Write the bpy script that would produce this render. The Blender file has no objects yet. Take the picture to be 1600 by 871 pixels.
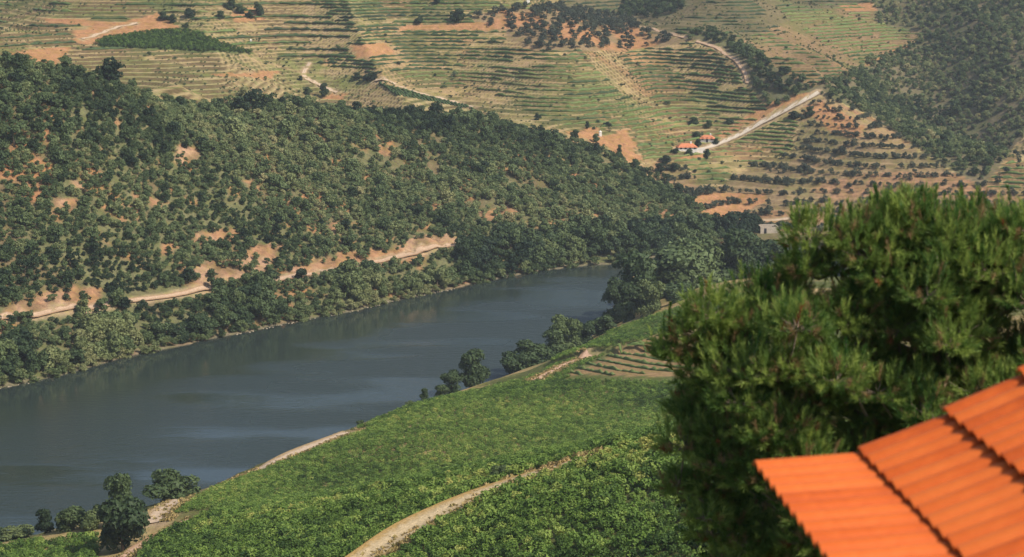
import bpy, math, random
import numpy as np
rng = np.random.default_rng(11)
random.seed(11)
S = bpy.context.scene
COL = S.collection

# ------------------------------------------------------------------ camera, light, exposure
F, H = 2986.0, 110.0                       # focal length in photo pixels (1600 wide), eye height above the river
PITCH = math.atan((435.5 + 120) / F)
cam = bpy.data.cameras.new('camera')
cam.sensor_width = 36.0
cam.lens = F / 1600 * 36.0
cam.clip_start, cam.clip_end = 0.5, 6000
cam.dof.use_dof = True
cam.dof.focus_distance = 480
cam.dof.aperture_fstop = 2.6
camo = bpy.data.objects.new('camera', cam)
COL.objects.link(camo)
camo.location = (0, 0, H)
camo.rotation_euler = (math.pi / 2 - PITCH, 0, 0)
S.camera = camo

SUN = np.array([0.66, -0.36, 0.78]); SUN /= np.linalg.norm(SUN)
ELEV, AZ = math.asin(SUN[2]), math.atan2(SUN[0], SUN[1])
W = bpy.data.worlds.new('World'); S.world = W; W.use_nodes = True
wn = W.node_tree.nodes
sky = wn.new('ShaderNodeTexSky'); sky.sky_type = 'NISHITA'; sky.sun_disc = False
sky.sun_elevation, sky.sun_rotation = ELEV, AZ
sky.air_density, sky.dust_density, sky.ozone_density = 1.0, 2.0, 1.0
W.node_tree.links.new(sky.outputs[0], wn['Background'].inputs[0])
wn['Background'].inputs[1].default_value = 0.13
sl = bpy.data.lights.new('sun', 'SUN'); sl.energy = 4.5; sl.angle = math.radians(0.5); sl.color = (1, 0.92, 0.78)
so = bpy.data.objects.new('sun', sl); COL.objects.link(so)
so.rotation_euler = (math.pi / 2 - ELEV, 0, math.pi / 2 + math.atan2(SUN[1], SUN[0]))
S.view_settings.view_transform = 'Standard'; S.view_settings.look = 'None'
S.view_settings.exposure = 0.2; S.view_settings.gamma = 1.0
HAZE = 0.00013

# ------------------------------------------------------------------ survey helpers
cp, sp = math.cos(PITCH), math.sin(PITCH)
def ray(u, v):
    """photo pixel -> x and z per metre travelled in y"""
    yc = -(np.asarray(v, float) - 435.5) / F
    dy = cp + yc * sp
    return (np.asarray(u, float) - 800) / F / dy, (-sp + yc * cp) / dy
def P(u, v, D):
    a, b = ray(u, v)
    return np.array([D * a, D, H + D * b])
def proj(x, y, z):
    dz = z - H
    fw = y * cp - dz * sp
    up = y * sp + dz * cp
    return 800 + F * x / fw, 435.5 - F * up / fw
def shoreD(u, v):
    a, b = ray(u, v)
    return -H / b
def inpoly(u, v, poly):
    u = np.asarray(u); v = np.asarray(v); r = np.zeros(np.broadcast(u, v).shape, bool)
    n = len(poly)
    for i in range(n):
        x1, y1 = poly[i]; x2, y2 = poly[(i + 1) % n]
        if y1 == y2: continue
        r ^= ((y1 > v) != (y2 > v)) & (u < (x2 - x1) * (v - y1) / (y2 - y1) + x1)
    return r
_lat = rng.random((256, 256))
def vnoise(x, y, s, o=0):
    x = np.asarray(x) / s + o * 17.31; y = np.asarray(y) / s + o * 41.7
    xi = np.floor(x).astype(int); yi = np.floor(y).astype(int); fx = x - xi; fy = y - yi
    fx = fx * fx * (3 - 2 * fx); fy = fy * fy * (3 - 2 * fy)
    g = lambda a, b: _lat[a & 255, b & 255]
    return (g(xi, yi) * (1 - fx) + g(xi + 1, yi) * fx) * (1 - fy) + (g(xi, yi + 1) * (1 - fx) + g(xi + 1, yi + 1) * fx) * fy
def fbm(x, y, s, o=0, n=4):
    t = 0; a = 0.5
    for k in range(n):
        t = t + a * vnoise(x, y, s / 2 ** k, o + k * 3.7); a *= 0.5
    return t / (1 - 0.5 ** n)

# ------------------------------------------------------------------ terrain control points (photo pixel + surveyed distance)
far_px = [(-260, 662), (-120, 634), (0, 608), (100, 586), (200, 558), (300, 537), (400, 516), (480, 499), (560, 485), (620, 469), (700, 453),
          (780, 436), (850, 423), (920, 415), (985, 412)]
far_sh = [(P(u, v, shoreD(u, v))[0], shoreD(u, v)) for u, v in far_px] + [(u_ / 1.0, d) for u_, d in
          ((52, 634), (72, 652), (100, 660), (150, 655), (260, 640), (420, 630))]
near_px = [(-300, 905), (-150, 872), (0, 848), (130, 818), (230, 792), (330, 762), (400, 728), (480, 697), (560, 665), (640, 634), (720, 612), (800, 584),
           (880, 550), (935, 520), (958, 482), (974, 447), (992, 424)]
near_sh = [(P(u, v, shoreD(u, v))[0], shoreD(u, v)) for u, v in near_px] + [(52, 592), (72, 590), (120, 580), (180, 570), (420, 550)]
RIVER = far_sh + near_sh[::-1]
ctl = []
def cpx(u, v, D): ctl.append(tuple(P(u, v, D)))
def cxy(x, y, z): ctl.append((x, y, z))
for x, y in far_sh: cxy(x, y, 0.0); cxy(x - 2, y + 9, 3.0); cxy(x, y - 14, -5)
for x, y in near_sh: cxy(x, y, 0.0); cxy(x + 2, y - 9, 2.6)
# wooded hill across the river: road level, mid slope, crest
for u, v, D in [(-150, 520, 458), (0, 500, 474), (120, 484, 491), (300, 457, 523), (460, 433, 551), (600, 408, 577), (700, 388, 595), (800, 372, 614), (900, 365, 633),
                (1000, 362, 652), (0, 300, 524), (250, 300, 562), (450, 300, 596), (650, 300, 636), (800, 290, 658), (920, 310, 674),
                (-150, 124, 556), (0, 122, 562), (90, 126, 574), (170, 134, 590), (240, 162, 606), (320, 174, 630), (440, 170, 652), (520, 179, 667), (600, 184, 680), (680, 188, 692),
                (760, 198, 704), (830, 214, 713), (900, 226, 725), (960, 252, 729), (1010, 278, 725), (1060, 310, 708), (1105, 350, 684)]:
    cpx(u, v, D)
# far terraced hill and the hills behind it
for u, v, D in [(-250, 0, 930), (0, 0, 930), (300, 0, 905), (600, 0, 905), (800, 0, 925), (950, 0, 990), (1100, 0, 1030), (1300, 0, 1010), (1450, 0, 1040), (1600, 0, 1000), (1800, 0, 980),
                (0, 50, 845), (150, 50, 850), (300, 65, 850), (450, 65, 850), (600, 65, 855), (800, 65, 875), (930, 55, 890), (1000, 75, 890), (1090, 68, 895), (1140, 85, 945), (1090, 40, 980), (1000, 30, 965),
                (1200, 75, 955), (1300, 70, 965), (1440, 50, 985), (1600, 60, 945), (1800, 60, 930),
                (100, 85, 805), (300, 130, 795), (450, 130, 800), (600, 130, 805), (800, 130, 820), (1000, 130, 835), (1120, 130, 845), (1165, 125, 855), (1210, 165, 865), (1235, 140, 895), (1290, 138, 885), (1400, 100, 945), (1500, 130, 915), (1600, 130, 895),
                (760, 170, 760), (850, 190, 772), (960, 200, 780), (1080, 200, 800), (1080, 228, 785), (1130, 225, 790), (1200, 190, 805), (1280, 147, 825), (1350, 190, 812), (1420, 225, 800), (1480, 258, 792), (1540, 292, 780),
                (1380, 170, 880), (1450, 210, 865), (1540, 240, 850), (1600, 220, 845), (1600, 280, 815), (1750, 250, 830),
                (1000, 250, 755), (1050, 285, 742), (1200, 290, 727), (1350, 300, 722), (1500, 330, 725), (1150, 345, 692), (1240, 352, 686), (1400, 370, 690), (1600, 380, 700), (1750, 370, 710)]:
    cpx(u, v, D)
# valley behind the wooded crest
for u, D, z in [(0, 690, 40), (200, 710, 36), (400, 725, 33), (560, 735, 30), (-200, 690, 42)]:
    cxy((u - 800) / F * D, D, z)
# near bank
for u, v, D in [(0, 871, 303), (70, 856, 308), (200, 860, 302), (275, 800, 318), (350, 757, 343), (450, 718, 358), (240, 871, 282), (300, 817, 292), (500, 791, 262), (700, 766, 243), (800, 750, 234), (930, 715, 226), (1045, 690, 216),
                (800, 871, 196), (1080, 871, 182), (600, 871, 214), (400, 871, 240), (1000, 780, 200), (700, 820, 219),
                (500, 775, 318), (700, 742, 324), (850, 722, 326), (1000, 692, 328), (545, 677, 378), (640, 636, 396), (750, 612, 405), (850, 592, 414), (1020, 586, 404), (700, 680, 356), (900, 650, 372), (1000, 640, 372),
                (900, 568, 424), (1050, 508, 462), (1055, 555, 426), (970, 538, 444), (1200, 560, 420), (1200, 500, 450)]:
    cpx(u, v, D)
for x, y, z in [(0, -150, 150), (150, -150, 155), (-150, -150, 130), (0, 0, 104), (2, 10, 102), (5, 26, 95.5), (0, 60, 79), (0, 100, 62.5), (5, 150, 47), (-60, 60, 72), (-60, 100, 58), (-60, 150, 44), (-90, 230, 22), (80, 60, 84), (80, 120, 66), (100, 200, 55), (120, 300, 38), (140, 400, 24),
                (-200, 100, 50), (-200, 200, 24), (-250, 0, 80), (250, 0, 110), (260, 200, 80), (260, 350, 45), (420, 400, 50),
                (-300, 1300, 130), (0, 1300, 122), (300, 1300, 118), (-600, 1300, 150), (600, 1300, 120), (-900, 1600, 150), (0, 1600, 125), (900, 1600, 130), (-900, 900, 170), (900, 900, 150), (-700, 650, 130), (-500, 560, 90), (-420, 900, 110), (-400, 750, 80), (480, 800, 60), (520, 950, 90), (900, 500, 80), (-900, 300, 60), (-900, -150, 100), (900, -150, 140), (900, 200, 110)]:
    cxy(x, y, z)
ctl = np.array(ctl)
_X, _Z = ctl[:, :2] / 100, ctl[:, 2]
def _U(r2): return 0.5 * r2 * np.log(np.maximum(r2, 1e-12))
n = len(_X)
A = np.zeros((n + 3, n + 3))
A[:n, :n] = _U(((_X[:, None] - _X[None]) ** 2).sum(-1)) + np.eye(n) * 0.004
A[:n, n] = 1; A[:n, n + 1:] = _X; A[n, :n] = 1; A[n + 1:, :n] = _X.T
wts = np.linalg.solve(A, np.r_[_Z, 0, 0, 0])
GX = np.arange(-1000, 1001, 5.0); GY = np.arange(-200, 1701, 5.0)
_q = np.stack(np.meshgrid(GX, GY, indexing='ij'), -1).reshape(-1, 2) / 100
G = np.concatenate([_U(((b[:, None] - _X[None]) ** 2).sum(-1)) @ wts[:n] + wts[n] + b @ wts[n + 1:] for b in np.array_split(_q, 60)]).reshape(len(GX), len(GY))
def bil(x, y):
    fx = np.clip((np.asarray(x, float) + 1000) / 5, 0, len(GX) - 1.001); fy = np.clip((np.asarray(y, float) + 200) / 5, 0, len(GY) - 1.001)
    i = fx.astype(int); j = fy.astype(int); fx = fx - i; fy = fy - j
    return (G[i, j] * (1 - fx) + G[i + 1, j] * fx) * (1 - fy) + (G[i, j + 1] * (1 - fx) + G[i + 1, j + 1] * fx) * fy
def uD(x, y): return 800 + F * x / (y * cp + (H - bil(x, y)) * sp)
def xU(u, D):
    x = (np.asarray(u) - 800) / F * D
    for _ in range(3): x = (np.asarray(u) - 800) / F * (D * cp + (H - bil(x, D)) * sp)
    return x
CR = np.array([(-600, 540), (0, 562), (170, 590), (320, 630), (520, 667), (680, 692), (830, 713), (960, 729), (1010, 726), (1060, 710), (1105, 684), (1140, 660), (2500, 655)], float)
EDGE = np.array([(-400, 325), (0, 311), (200, 312), (275, 322), (350, 346), (450, 361), (545, 381), (640, 399), (750, 408), (850, 420), (890, 460), (960, 494), (1050, 520), (1400, 530)], float)
def crestD(u): return np.interp(u, CR[:, 0], CR[:, 1])
def edgeD(u): return np.interp(u, EDGE[:, 0], EDGE[:, 1])
RIV = np.array(RIVER)
rmid = 0.0
STEP = 1.35
def smooth(t): t = np.clip(t, 0, 1); return t * t * (3 - 2 * t)
def base_z(x, y):
    z = bil(x, y)
    u = uD(x, np.maximum(y, 40)); far = y > crestD(u) + 6
    hill = (y > 430) & ~far & (z > 1)
    z = z + np.where(hill, np.clip(z / 12, 0, 1) * ((fbm(x, y, 38, 1) - 0.5) * 7 + (fbm(x, y, 11, 2) - 0.5) * 2.0), 0)
    fold = (fbm(x, y * .55, 90, 5, 2) - 0.5) * 46 + (0.5 - np.abs(vnoise(x + .35 * y, y * .3, 58, 8) * 2 - 1)) * 11
    z = z + np.where(far, smooth((y - crestD(u) - 10) / 60) * fold, 0)
    z = z + np.where((y < 430) & (z > 3), (fbm(x, y, 25, 6, 3) - 0.5) * 1.2, 0)
    return z
def pxz(x, y):
    z = base_z(x, y); u, v = proj(x, y, z); return z, u, v
# zones of the far hill, as seen from the survey point
Z_WOODR = [(1362, -40), (1760, -40), (1760, 205), (1605, 200), (1560, 265), (1535, 292), (1480, 262), (1420, 222), (1360, 180), (1290, 150), (1262, 140), (1340, 110), (1390, 85), (1455, 55), (1370, 35)]
Z_TERR = [(1600, 195), (1760, 190), (1760, 310), (1530, 300), (1560, 255)]
Z_GROVE = [(740, 22), (800, 14), (880, 14), (950, 22), (985, 32), (1010, 52), (1060, 58), (1085, 64), (1020, 74), (960, 80), (845, 80), (790, 60), (795, 45), (745, 38)]
Z_GULLY = [(1060, 58), (1112, 46), (1165, 74), (1200, 98), (1276, 140), (1250, 152), (1205, 172), (1172, 135), (1165, 105), (1130, 76), (1080, 64)]
Z_BROWN = [(1145, 70), (1200, 45), (1280, 12), (1360, 6), (1374, 25), (1370, 36), (1455, 55), (1420, 65), (1390, 85), (1340, 110), (1300, 138), (1262, 140), (1215, 115), (1180, 95)]
Z_BACK = [(850, -40), (1362, -40), (1360, 6), (1280, 12), (1200, 45), (1145, 72), (1110, 55), (1060, 58), (1010, 52), (985, 32), (950, 22), (880, 12)]
Z_BACKW = [(985, -40), (1090, -40), (1075, 10), (1040, 28), (960, 30), (975, 10)]
Z_SPUR = [(1255, 165), (1290, 150), (1360, 182), (1420, 224), (1480, 264), (1540, 294), (1600, 300), (1760, 310), (1760, 420), (1130, 420), (1105, 345), (1010, 268), (1030, 245), (1060, 255), (1110, 300), (1170, 262), (1240, 240)]
Z_LUSH = [(150, 68), (165, 61), (240, 51), (285, 48), (312, 54), (345, 69), (400, 84), (300, 80), (230, 77), (158, 74)]
Z_LEFT = [(-200, -40), (430, -40), (560, 60), (500, 100), (590, 128), (740, 170), (700, 200), (-200, 200)]
Z_YOUNG = [(590, 130), (640, 140), (735, 168), (715, 176), (660, 168), (620, 150)]
OR = [[(112, 48), (165, 36), (245, 20), (290, 50), (240, 51), (165, 60), (148, 68), (120, 68)], [(60, 28), (175, 30), (165, 40), (80, 38)], [(640, 38), (740, 36), (790, 32), (815, 24), (812, 44), (740, 48), (620, 48)],
      [(880, 34), (905, 30), (900, 50), (925, 45), (930, 58), (880, 64), (870, 48)], [(545, 72), (600, 66), (620, 82), (560, 92)], [(20, 78), (110, 74), (95, 105), (10, 100)], [(400, 112), (440, 110), (430, 122), (320, 118)],
      [(935, 212), (985, 200), (1000, 250), (960, 258), (950, 230), (890, 205), (930, 195)], [(1080, 238), (1110, 236), (1100, 250), (1060, 248)], [(1180, 170), (1280, 138), (1130, 215), (1120, 212)], [(1370, 90), (1410, 70), (1425, 68), (1350, 108), (1310, 130)], [(1310, 6), (1365, 4), (1370, 18), (1320, 14)], [(1255, 165), (1290, 155), (1350, 195), (1345, 215), (1290, 205)],
      [(1030, 300), (1190, 300), (1200, 312), (1130, 345)], [(520, 140), (545, 148), (535, 158), (510, 155)], [(360, 20), (400, 12), (420, 30), (370, 34)]]
LO = [[(285, 442), (300, 415), (360, 402), (415, 382), (442, 384), (436, 412), (400, 440), (330, 452), (290, 455)], [(30, 472), (60, 455), (110, 446), (162, 452), (150, 470), (130, 490), (60, 497), (-10, 515), (-10, 500)],
      [(440, 436), (465, 415), (520, 398), (560, 392), (600, 392), (600, 402), (520, 424), (460, 434)], [(630, 392), (650, 372), (700, 366), (718, 376), (650, 400)], [(515, 345), (540, 348), (530, 368), (515, 362)],
      [(855, 345), (915, 338), (905, 360), (850, 362)], [(985, 322), (1050, 318), (1068, 340), (1010, 352)], [(270, 235), (320, 225), (315, 255), (280, 258)], [(225, 300), (262, 318), (230, 330)], [(80, 310), (125, 312), (115, 332), (85, 330)], [(205, 285), (215, 285), (213, 345), (206, 345)], [(300, 362), (375, 360), (370, 376), (300, 382)], [(375, 280), (400, 285), (395, 298), (378, 294)], [(1060, 330), (1110, 335), (1130, 380), (1080, 370)], [(590, 228), (622, 230), (618, 245), (592, 244)], [(-5, 515), (12, 520), (10, 545), (-5, 545)],
      [(740, 330), (800, 322), (812, 340), (760, 350)], [(250, 380), (275, 385), (270, 400), (250, 400)], [(120, 285), (145, 290), (140, 302), (118, 300)], [(640, 318), (690, 312), (700, 328), (650, 336)]]
def anyp(u, v, ps):
    r = np.zeros(np.shape(u), bool)
    for p in ps: r |= inpoly(u, v, p)
    return r
def land(x, y):
    """0 near bank, 1 wooded hill, 2 far hill"""
    u = uD(x, np.maximum(y, 40))
    mid = np.interp(x, [p[0] for p in far_sh], [p[1] for p in far_sh]) - 25
    k = np.where(y > mid, 1, 0)
    return np.where(y > crestD(u) + 8, 2, k)
def vine_ok(x, y, u, v):
    k = land(x, y) == 2
    return k & ~anyp(u, v, [Z_WOODR, Z_GROVE, Z_GULLY, Z_BACKW, Z_LUSH, Z_SPUR, Z_YOUNG])
def terr_w(x, y, u, v):
    return (land(x, y) == 2) & ~anyp(u, v, [Z_WOODR, Z_GROVE, Z_GULLY, Z_BACKW, Z_LUSH, Z_YOUNG]) & (y < 1120) & (np.abs(x) < 340)
def smooth(t): t = np.clip(t, 0, 1); return t * t * (3 - 2 * t)
def height(x, y):
    x = np.asarray(x, float); y = np.asarray(y, float)
    z, u, v = pxz(x, y)
    t = z / STEP; k = np.floor(t); f = t - k
    zt = STEP * (k + 0.22 * f + 0.78 * smooth((f - 0.62) / 0.33))
    w = terr_w(x, y, u, v)
    z = np.where(w, zt, z)
    cut = anyp(u, v, LO[:4]) & (land(x, y) == 1)
    z = z + np.where(cut, (fbm(x * 2.2, y * 0.7, 5, 9, 3) - 0.5) * 3.0, 0)
    ins = inpoly(x, y, RIVER)
    return np.where(ins, np.minimum(z, -0.5), np.where((y > 150) & (y < 720), np.maximum(z, 0.3), z))
def hit(u, v, lo=40, hi=1500):
    """where the sight line of a photo pixel meets the ground"""
    out = []
    for uu, vv in zip(np.atleast_1d(u), np.atleast_1d(v)):
        a, b = ray(uu, vv); D = np.arange(lo, hi, 0.7)
        s = height(D * a, D) - (H + D * b); i = np.argmax(s > 0)
        out.append((D[i] * a, D[i]))
    return np.array(out)

LANDMARKS = [('lush vineyard', 270, 68), ('zigzag track', 480, 118), ('large round tree', 715, 25), ('hilltop grove', 890, 48), ('rim track', 1160, 105), ('white houses', 1085, 228), ('pale ridge road', 1205, 182), ('dark terrace hedge', 575, 125),
             ('straight earth track', 670, 150), ('tiny white hut', 938, 213), ('hilltop tree cluster', 385, 20), ('bare orange soil', 175, 45), ('gully trees', 1205, 140), ('brown parcel', 1300, 70), ('small back wood', 1020, 12), ('round terrace tree', 840, 182)]
def spot(u, v):
    n_, a, b_ = min(LANDMARKS, key=lambda q: (q[1] - u) ** 2 + 4 * (q[2] - v) ** 2)
    far_ = math.hypot(u - a, v - b_) > 70
    if abs(u - a) > 2.2 * abs(v - b_): return ('%s of the %s' % ('well right' if far_ else 'right', n_)) if u > a else ('%s of the %s' % ('well left' if far_ else 'left', n_))
    return ('%s the %s' % ('well above' if far_ else 'just above', n_)) if v < b_ else ('%s the %s' % ('well below' if far_ else 'just below', n_))
# ------------------------------------------------------------------ object and material helpers
def tag(o, label=None, cat=None, group=None, kind=None):
    for k, v in (('label', label), ('category', cat), ('group', group), ('kind', kind)):
        if v: o[k] = v
    return o
def mesh(name, V, Fc, mat=None, smooth_=False):
    me = bpy.data.meshes.new(name)
    V = np.asarray(V, np.float32)
    if isinstance(Fc, np.ndarray) and Fc.ndim == 2:
        k = Fc.shape[1]
        me.vertices.add(len(V)); me.vertices.foreach_set('co', V.ravel())
        me.loops.add(Fc.size); me.loops.foreach_set('vertex_index', Fc.ravel().astype(np.int32))
        me.polygons.add(len(Fc)); me.polygons.foreach_set('loop_start', np.arange(0, Fc.size, k, dtype=np.int32))
        me.polygons.foreach_set('loop_total', np.full(len(Fc), k, np.int32))
        me.update(calc_edges=True)
    else:
        me.from_pydata(V.tolist(), [], Fc)
    if smooth_: me.polygons.foreach_set('use_smooth', np.ones(len(me.polygons), bool))
    if mat: me.materials.append(mat)
    return me
def link(name, me, parent=None, loc=None):
    o = bpy.data.objects.new(name, me); COL.objects.link(o)
    if parent: o.parent = parent
    if loc is not None: o.location = loc
    return o
def empty(name, loc, rz=0):
    o = bpy.data.objects.new(name, None); COL.objects.link(o); o.location = loc; o.rotation_euler.z = rz; o.empty_display_size = 0.5
    return o
def mat(name, rough=0.9, spec=0.15):
    m = bpy.data.materials.new(name); m.use_nodes = True
    N, L = m.node_tree.nodes, m.node_tree.links
    b = N['Principled BSDF']; b.inputs['Roughness'].default_value = rough; b.inputs['Specular IOR Level'].default_value = spec
    return m, N, L, b
def ramp(N, stops):
    r = N.new('ShaderNodeValToRGB'); e = r.color_ramp.elements
    while len(e) < len(stops): e.new(0.5)
    for q, (p, c) in zip(e, stops): q.position = p; q.color = (*c, 1)
    return r
def noise(N, L, scale, detail=4, rough=0.6, coord='Object', vec=None):
    t = N.new('ShaderNodeTexCoord'); n_ = N.new('ShaderNodeTexNoise'); n_.inputs['Scale'].default_value = scale; n_.inputs['Detail'].default_value = detail; n_.inputs['Roughness'].default_value = rough
    if vec:
        mp = N.new('ShaderNodeMapping'); mp.inputs['Scale'].default_value = vec; L.new(t.outputs[coord], mp.inputs[0]); L.new(mp.outputs[0], n_.inputs['Vector'])
    else: L.new(t.outputs[coord], n_.inputs['Vector'])
    return n_
def mix(N, L, a, b, f, mode='MIX'):
    m = N.new('ShaderNodeMix'); m.data_type = 'RGBA'; m.blend_type = mode
    for s, q in ((0, f), (6, a), (7, b)):
        if isinstance(q, (int, float)): m.inputs[s].default_value = q
        elif isinstance(q, tuple): m.inputs[s].default_value = (*q, 1)
        else: L.new(q, m.inputs[s])
    return m.outputs[2]
def bump(N, L, b, h, dist, strength=1.0):
    q = N.new('ShaderNodeBump'); q.inputs['Strength'].default_value = strength; q.inputs['Distance'].default_value = dist
    L.new(h, q.inputs['Height']); L.new(q.outputs[0], b.inputs['Normal'])
def leafmat(name, cols, trans=0.3, nscale=1.2, rough=0.6, rnd=0.22):
    """foliage: hue by tint (0..1) of the plant, by plant and by clump"""
    m, N, L, b = mat(name, rough, 0.2)
    at = N.new('ShaderNodeAttribute'); at.attribute_type = 'INSTANCER'; at.attribute_name = 'tint'
    oi = N.new('ShaderNodeObjectInfo')
    nz = noise(N, L, nscale, 2)
    a = N.new('ShaderNodeMath'); a.operation = 'MULTIPLY_ADD'; L.new(oi.outputs['Random'], a.inputs[0]); a.inputs[1].default_value = rnd; L.new(at.outputs['Fac'], a.inputs[2])
    c = N.new('ShaderNodeMath'); c.operation = 'MULTIPLY_ADD'; L.new(nz.outputs[0], c.inputs[0]); c.inputs[1].default_value = 0.5; L.new(a.outputs[0], c.inputs[2])
    d = N.new('ShaderNodeMath'); d.operation = 'ADD'; L.new(c.outputs[0], d.inputs[0]); d.inputs[1].default_value = -0.25 - rnd / 2
    r = ramp(N, [(i / (len(cols) - 1), q) for i, q in enumerate(cols)])
    L.new(d.outputs[0], r.inputs[0]); L.new(r.outputs[0], b.inputs['Base Color'])
    if trans:
        t = N.new('ShaderNodeBsdfTranslucent'); L.new(r.outputs[0], t.inputs[0])
        mx = N.new('ShaderNodeMixShader'); mx.inputs[0].default_value = trans
        L.new(b.outputs[0], mx.inputs[1]); L.new(t.outputs[0], mx.inputs[2]); L.new(mx.outputs[0], N['Material Output'].inputs[0])
    return m
def flat(name, c, rough=0.9, var=0.25, scale=3.0, spec=0.15, bd=0.02):
    m, N, L, b = mat(name, rough, spec)
    nz = noise(N, L, scale, 5)
    c2 = tuple(min(1, q * (1 + var)) for q in c); c1 = tuple(q * (1 - var) for q in c)
    r = ramp(N, [(0.3, c1), (0.7, c2)]); L.new(nz.outputs[0], r.inputs[0]); L.new(r.outputs[0], b.inputs['Base Color'])
    bump(N, L, b, nz.outputs[0], bd, 0.5)
    return m
M_OAK = leafmat('oak_leaves', [(0.022, 0.042, 0.02), (0.07, 0.107, 0.042), (0.145, 0.192, 0.078), (0.245, 0.272, 0.115), (0.35, 0.32, 0.155)], 0.25, 0.5)
M_RIV = leafmat('riverside_leaves', [(0.024, 0.045, 0.022), (0.065, 0.10, 0.04), (0.12, 0.16, 0.06), (0.19, 0.215, 0.085), (0.27, 0.27, 0.12)], 0.22, 0.5)
M_OLV = leafmat('olive_leaves', [(0.035, 0.05, 0.036), (0.07, 0.088, 0.056), (0.12, 0.13, 0.08), (0.17, 0.165, 0.10)], 0.15, 0.8)
M_VIN = leafmat('vine_leaves', [(0.036, 0.075, 0.016), (0.088, 0.152, 0.03), (0.148, 0.242, 0.044), (0.25, 0.335, 0.072), (0.42, 0.41, 0.11)], 0.3, 1.5, .6, .5)
M_ROW = leafmat('terrace_vine_leaves', [(0.03, 0.05, 0.02), (0.06, 0.095, 0.03), (0.11, 0.165, 0.045), (0.18, 0.21, 0.065), (0.27, 0.24, 0.1)], 0.1, 0.9)
M_BARK = flat('bark', (0.16, 0.12, 0.085), 0.95, 0.4, 6)

# ------------------------------------------------------------------ tracks (surveyed centre lines)
TR = {}
def poly_hit(pts, step=2.0):
    p = hit([q[0] for q in pts], [q[1] for q in pts])
    seg = np.r_[0, np.cumsum(np.hypot(*np.diff(p, axis=0).T))]
    s = np.arange(0, seg[-1], step)
    c = np.stack([np.interp(s, seg, p[:, 0]), np.interp(s, seg, p[:, 1])], 1)
    for _ in range(4): c[1:-1] = (c[:-2] + 2 * c[1:-1] + c[2:]) / 4
    return c
TRK = [('vineyard_track', [(545, 890), (600, 858), (650, 826), (700, 800), (760, 771), (830, 745), (890, 725), (935, 713)], 6.4, 'straw', 'straw coloured grassy track climbing between the two nearest vineyard blocks'),
       ('dirt_track', [(548, 677), (500, 696), (450, 717), (405, 736), (356, 753)], 6.0, 'pale', 'pale dirt track along the river edge of the vineyard'),
       ('dirt_track', [(284, 781), (268, 792), (250, 805), (240, 822)], 5.0, 'pale', 'short pale dirt track below the round dark tree'),
       ('dirt_track', [(300, 814), (265, 828), (235, 848), (195, 875)], 3.6, 'pink', 'pinkish earth track at the lower left beside the upright bushy tree'),
       ('dirt_track', [(838, 596), (862, 583), (890, 569), (926, 553)], 3.6, 'pink', 'pink earth track climbing beside the tan vine terraces'),
       ('bank_road', [(-40, 512), (60, 494), (140, 484), (215, 470), (305, 456), (400, 441), (470, 430), (525, 422), (600, 408), (650, 398), (710, 386), (790, 374)], 2.6, 'bank', 'dirt road cut into the wooded slope above the river'),
       ('ridge_road', [(1062, 236), (1095, 233), (1120, 228), (1140, 217), (1180, 198), (1220, 178), (1258, 159), (1284, 144)], 3.4, 'white', 'pale road climbing the spur from the white houses'),
       ('dirt_track', [(1088, 67), (1125, 76), (1150, 95), (1165, 115), (1168, 134)], 2.0, 'bank', 'earth track round the right rim of the terraced hill'),
       ('dirt_track', [(1112, 349), (1160, 345), (1240, 341)], 2.4, 'pale', 'level dirt track at the foot of the olive slope'),
       ('dirt_track', [(484, 99), (478, 108), (471, 120), (500, 133), (530, 148)], 2.4, 'pale', 'zigzag pale track on the left terraces'),
       ('dirt_track', [(586, 127), (640, 141), (700, 157), (744, 170)], 3.0, 'pale', 'straight earth track beside the young diagonal vine rows'),
       ('dirt_track', [(128, 62), (150, 55), (180, 44), (215, 36)], 2.4, 'pale', 'pale track crossing the bare orange soil at top left'),
       ('dirt_track', [(958, 30), (1000, 42), (1030, 50), (1075, 62)], 1.8, 'bank', 'earth track along the top of the grove')]
lines = []
for nm, pts, wd, cl, lb in TRK:
    lines.append((nm, poly_hit(pts), wd, cl, lb))
def near_track(x, y, extra=0.0, only=None):
    r = np.zeros(np.shape(x), bool)
    for k, (nm, c, wd, cl, lb) in enumerate(lines):
        if only is not None and k not in only: continue
        bx = (x > c[:, 0].min() - 8) & (x < c[:, 0].max() + 8) & (y > c[:, 1].min() - 8) & (y < c[:, 1].max() + 8) & ~r
        if not bx.any(): continue
        idx = np.nonzero(bx)
        xx, yy = x[idx], y[idx]; dm = np.full(len(xx), 1e9)
        for q in c: dm = np.minimum(dm, (xx - q[0]) ** 2 + (yy - q[1]) ** 2)
        r[idx] |= dm < (wd / 2 + extra) ** 2
    return r

# ------------------------------------------------------------------ the ground sheet
xs = np.r_[np.arange(-1000, -330, 18), np.arange(-330, 330.1, 1.5), np.arange(348, 1001, 18)]
ys = np.r_[np.arange(-195, 150, 6), np.arange(150, 450, 2.0), np.arange(450, 690, 1.6), np.arange(690, 1062, 0.8), np.arange(1070, 1690, 14)]
XX, YY = np.meshgrid(xs, ys, indexing='ij')
ZZ = height(XX, YY)
b0, U, V = pxz(XX, YY)
K = land(XX, YY)
soil = np.zeros(XX.shape + (3,))
def paint(mask, c, amt=1.0):
    a = (np.asarray(mask, float) * amt)[..., None]; soil[:] = soil * (1 - a) + np.array(c) * a
TAN, ORANGE, STRAW, GRASS, OLIVE, BROWN, PINK = (0.39, 0.26, 0.14), (0.40, 0.205, 0.105), (0.42, 0.305, 0.15), (0.17, 0.19, 0.065), (0.155, 0.15, 0.075), (0.24, 0.165, 0.095), (0.42, 0.27, 0.18)
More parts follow.
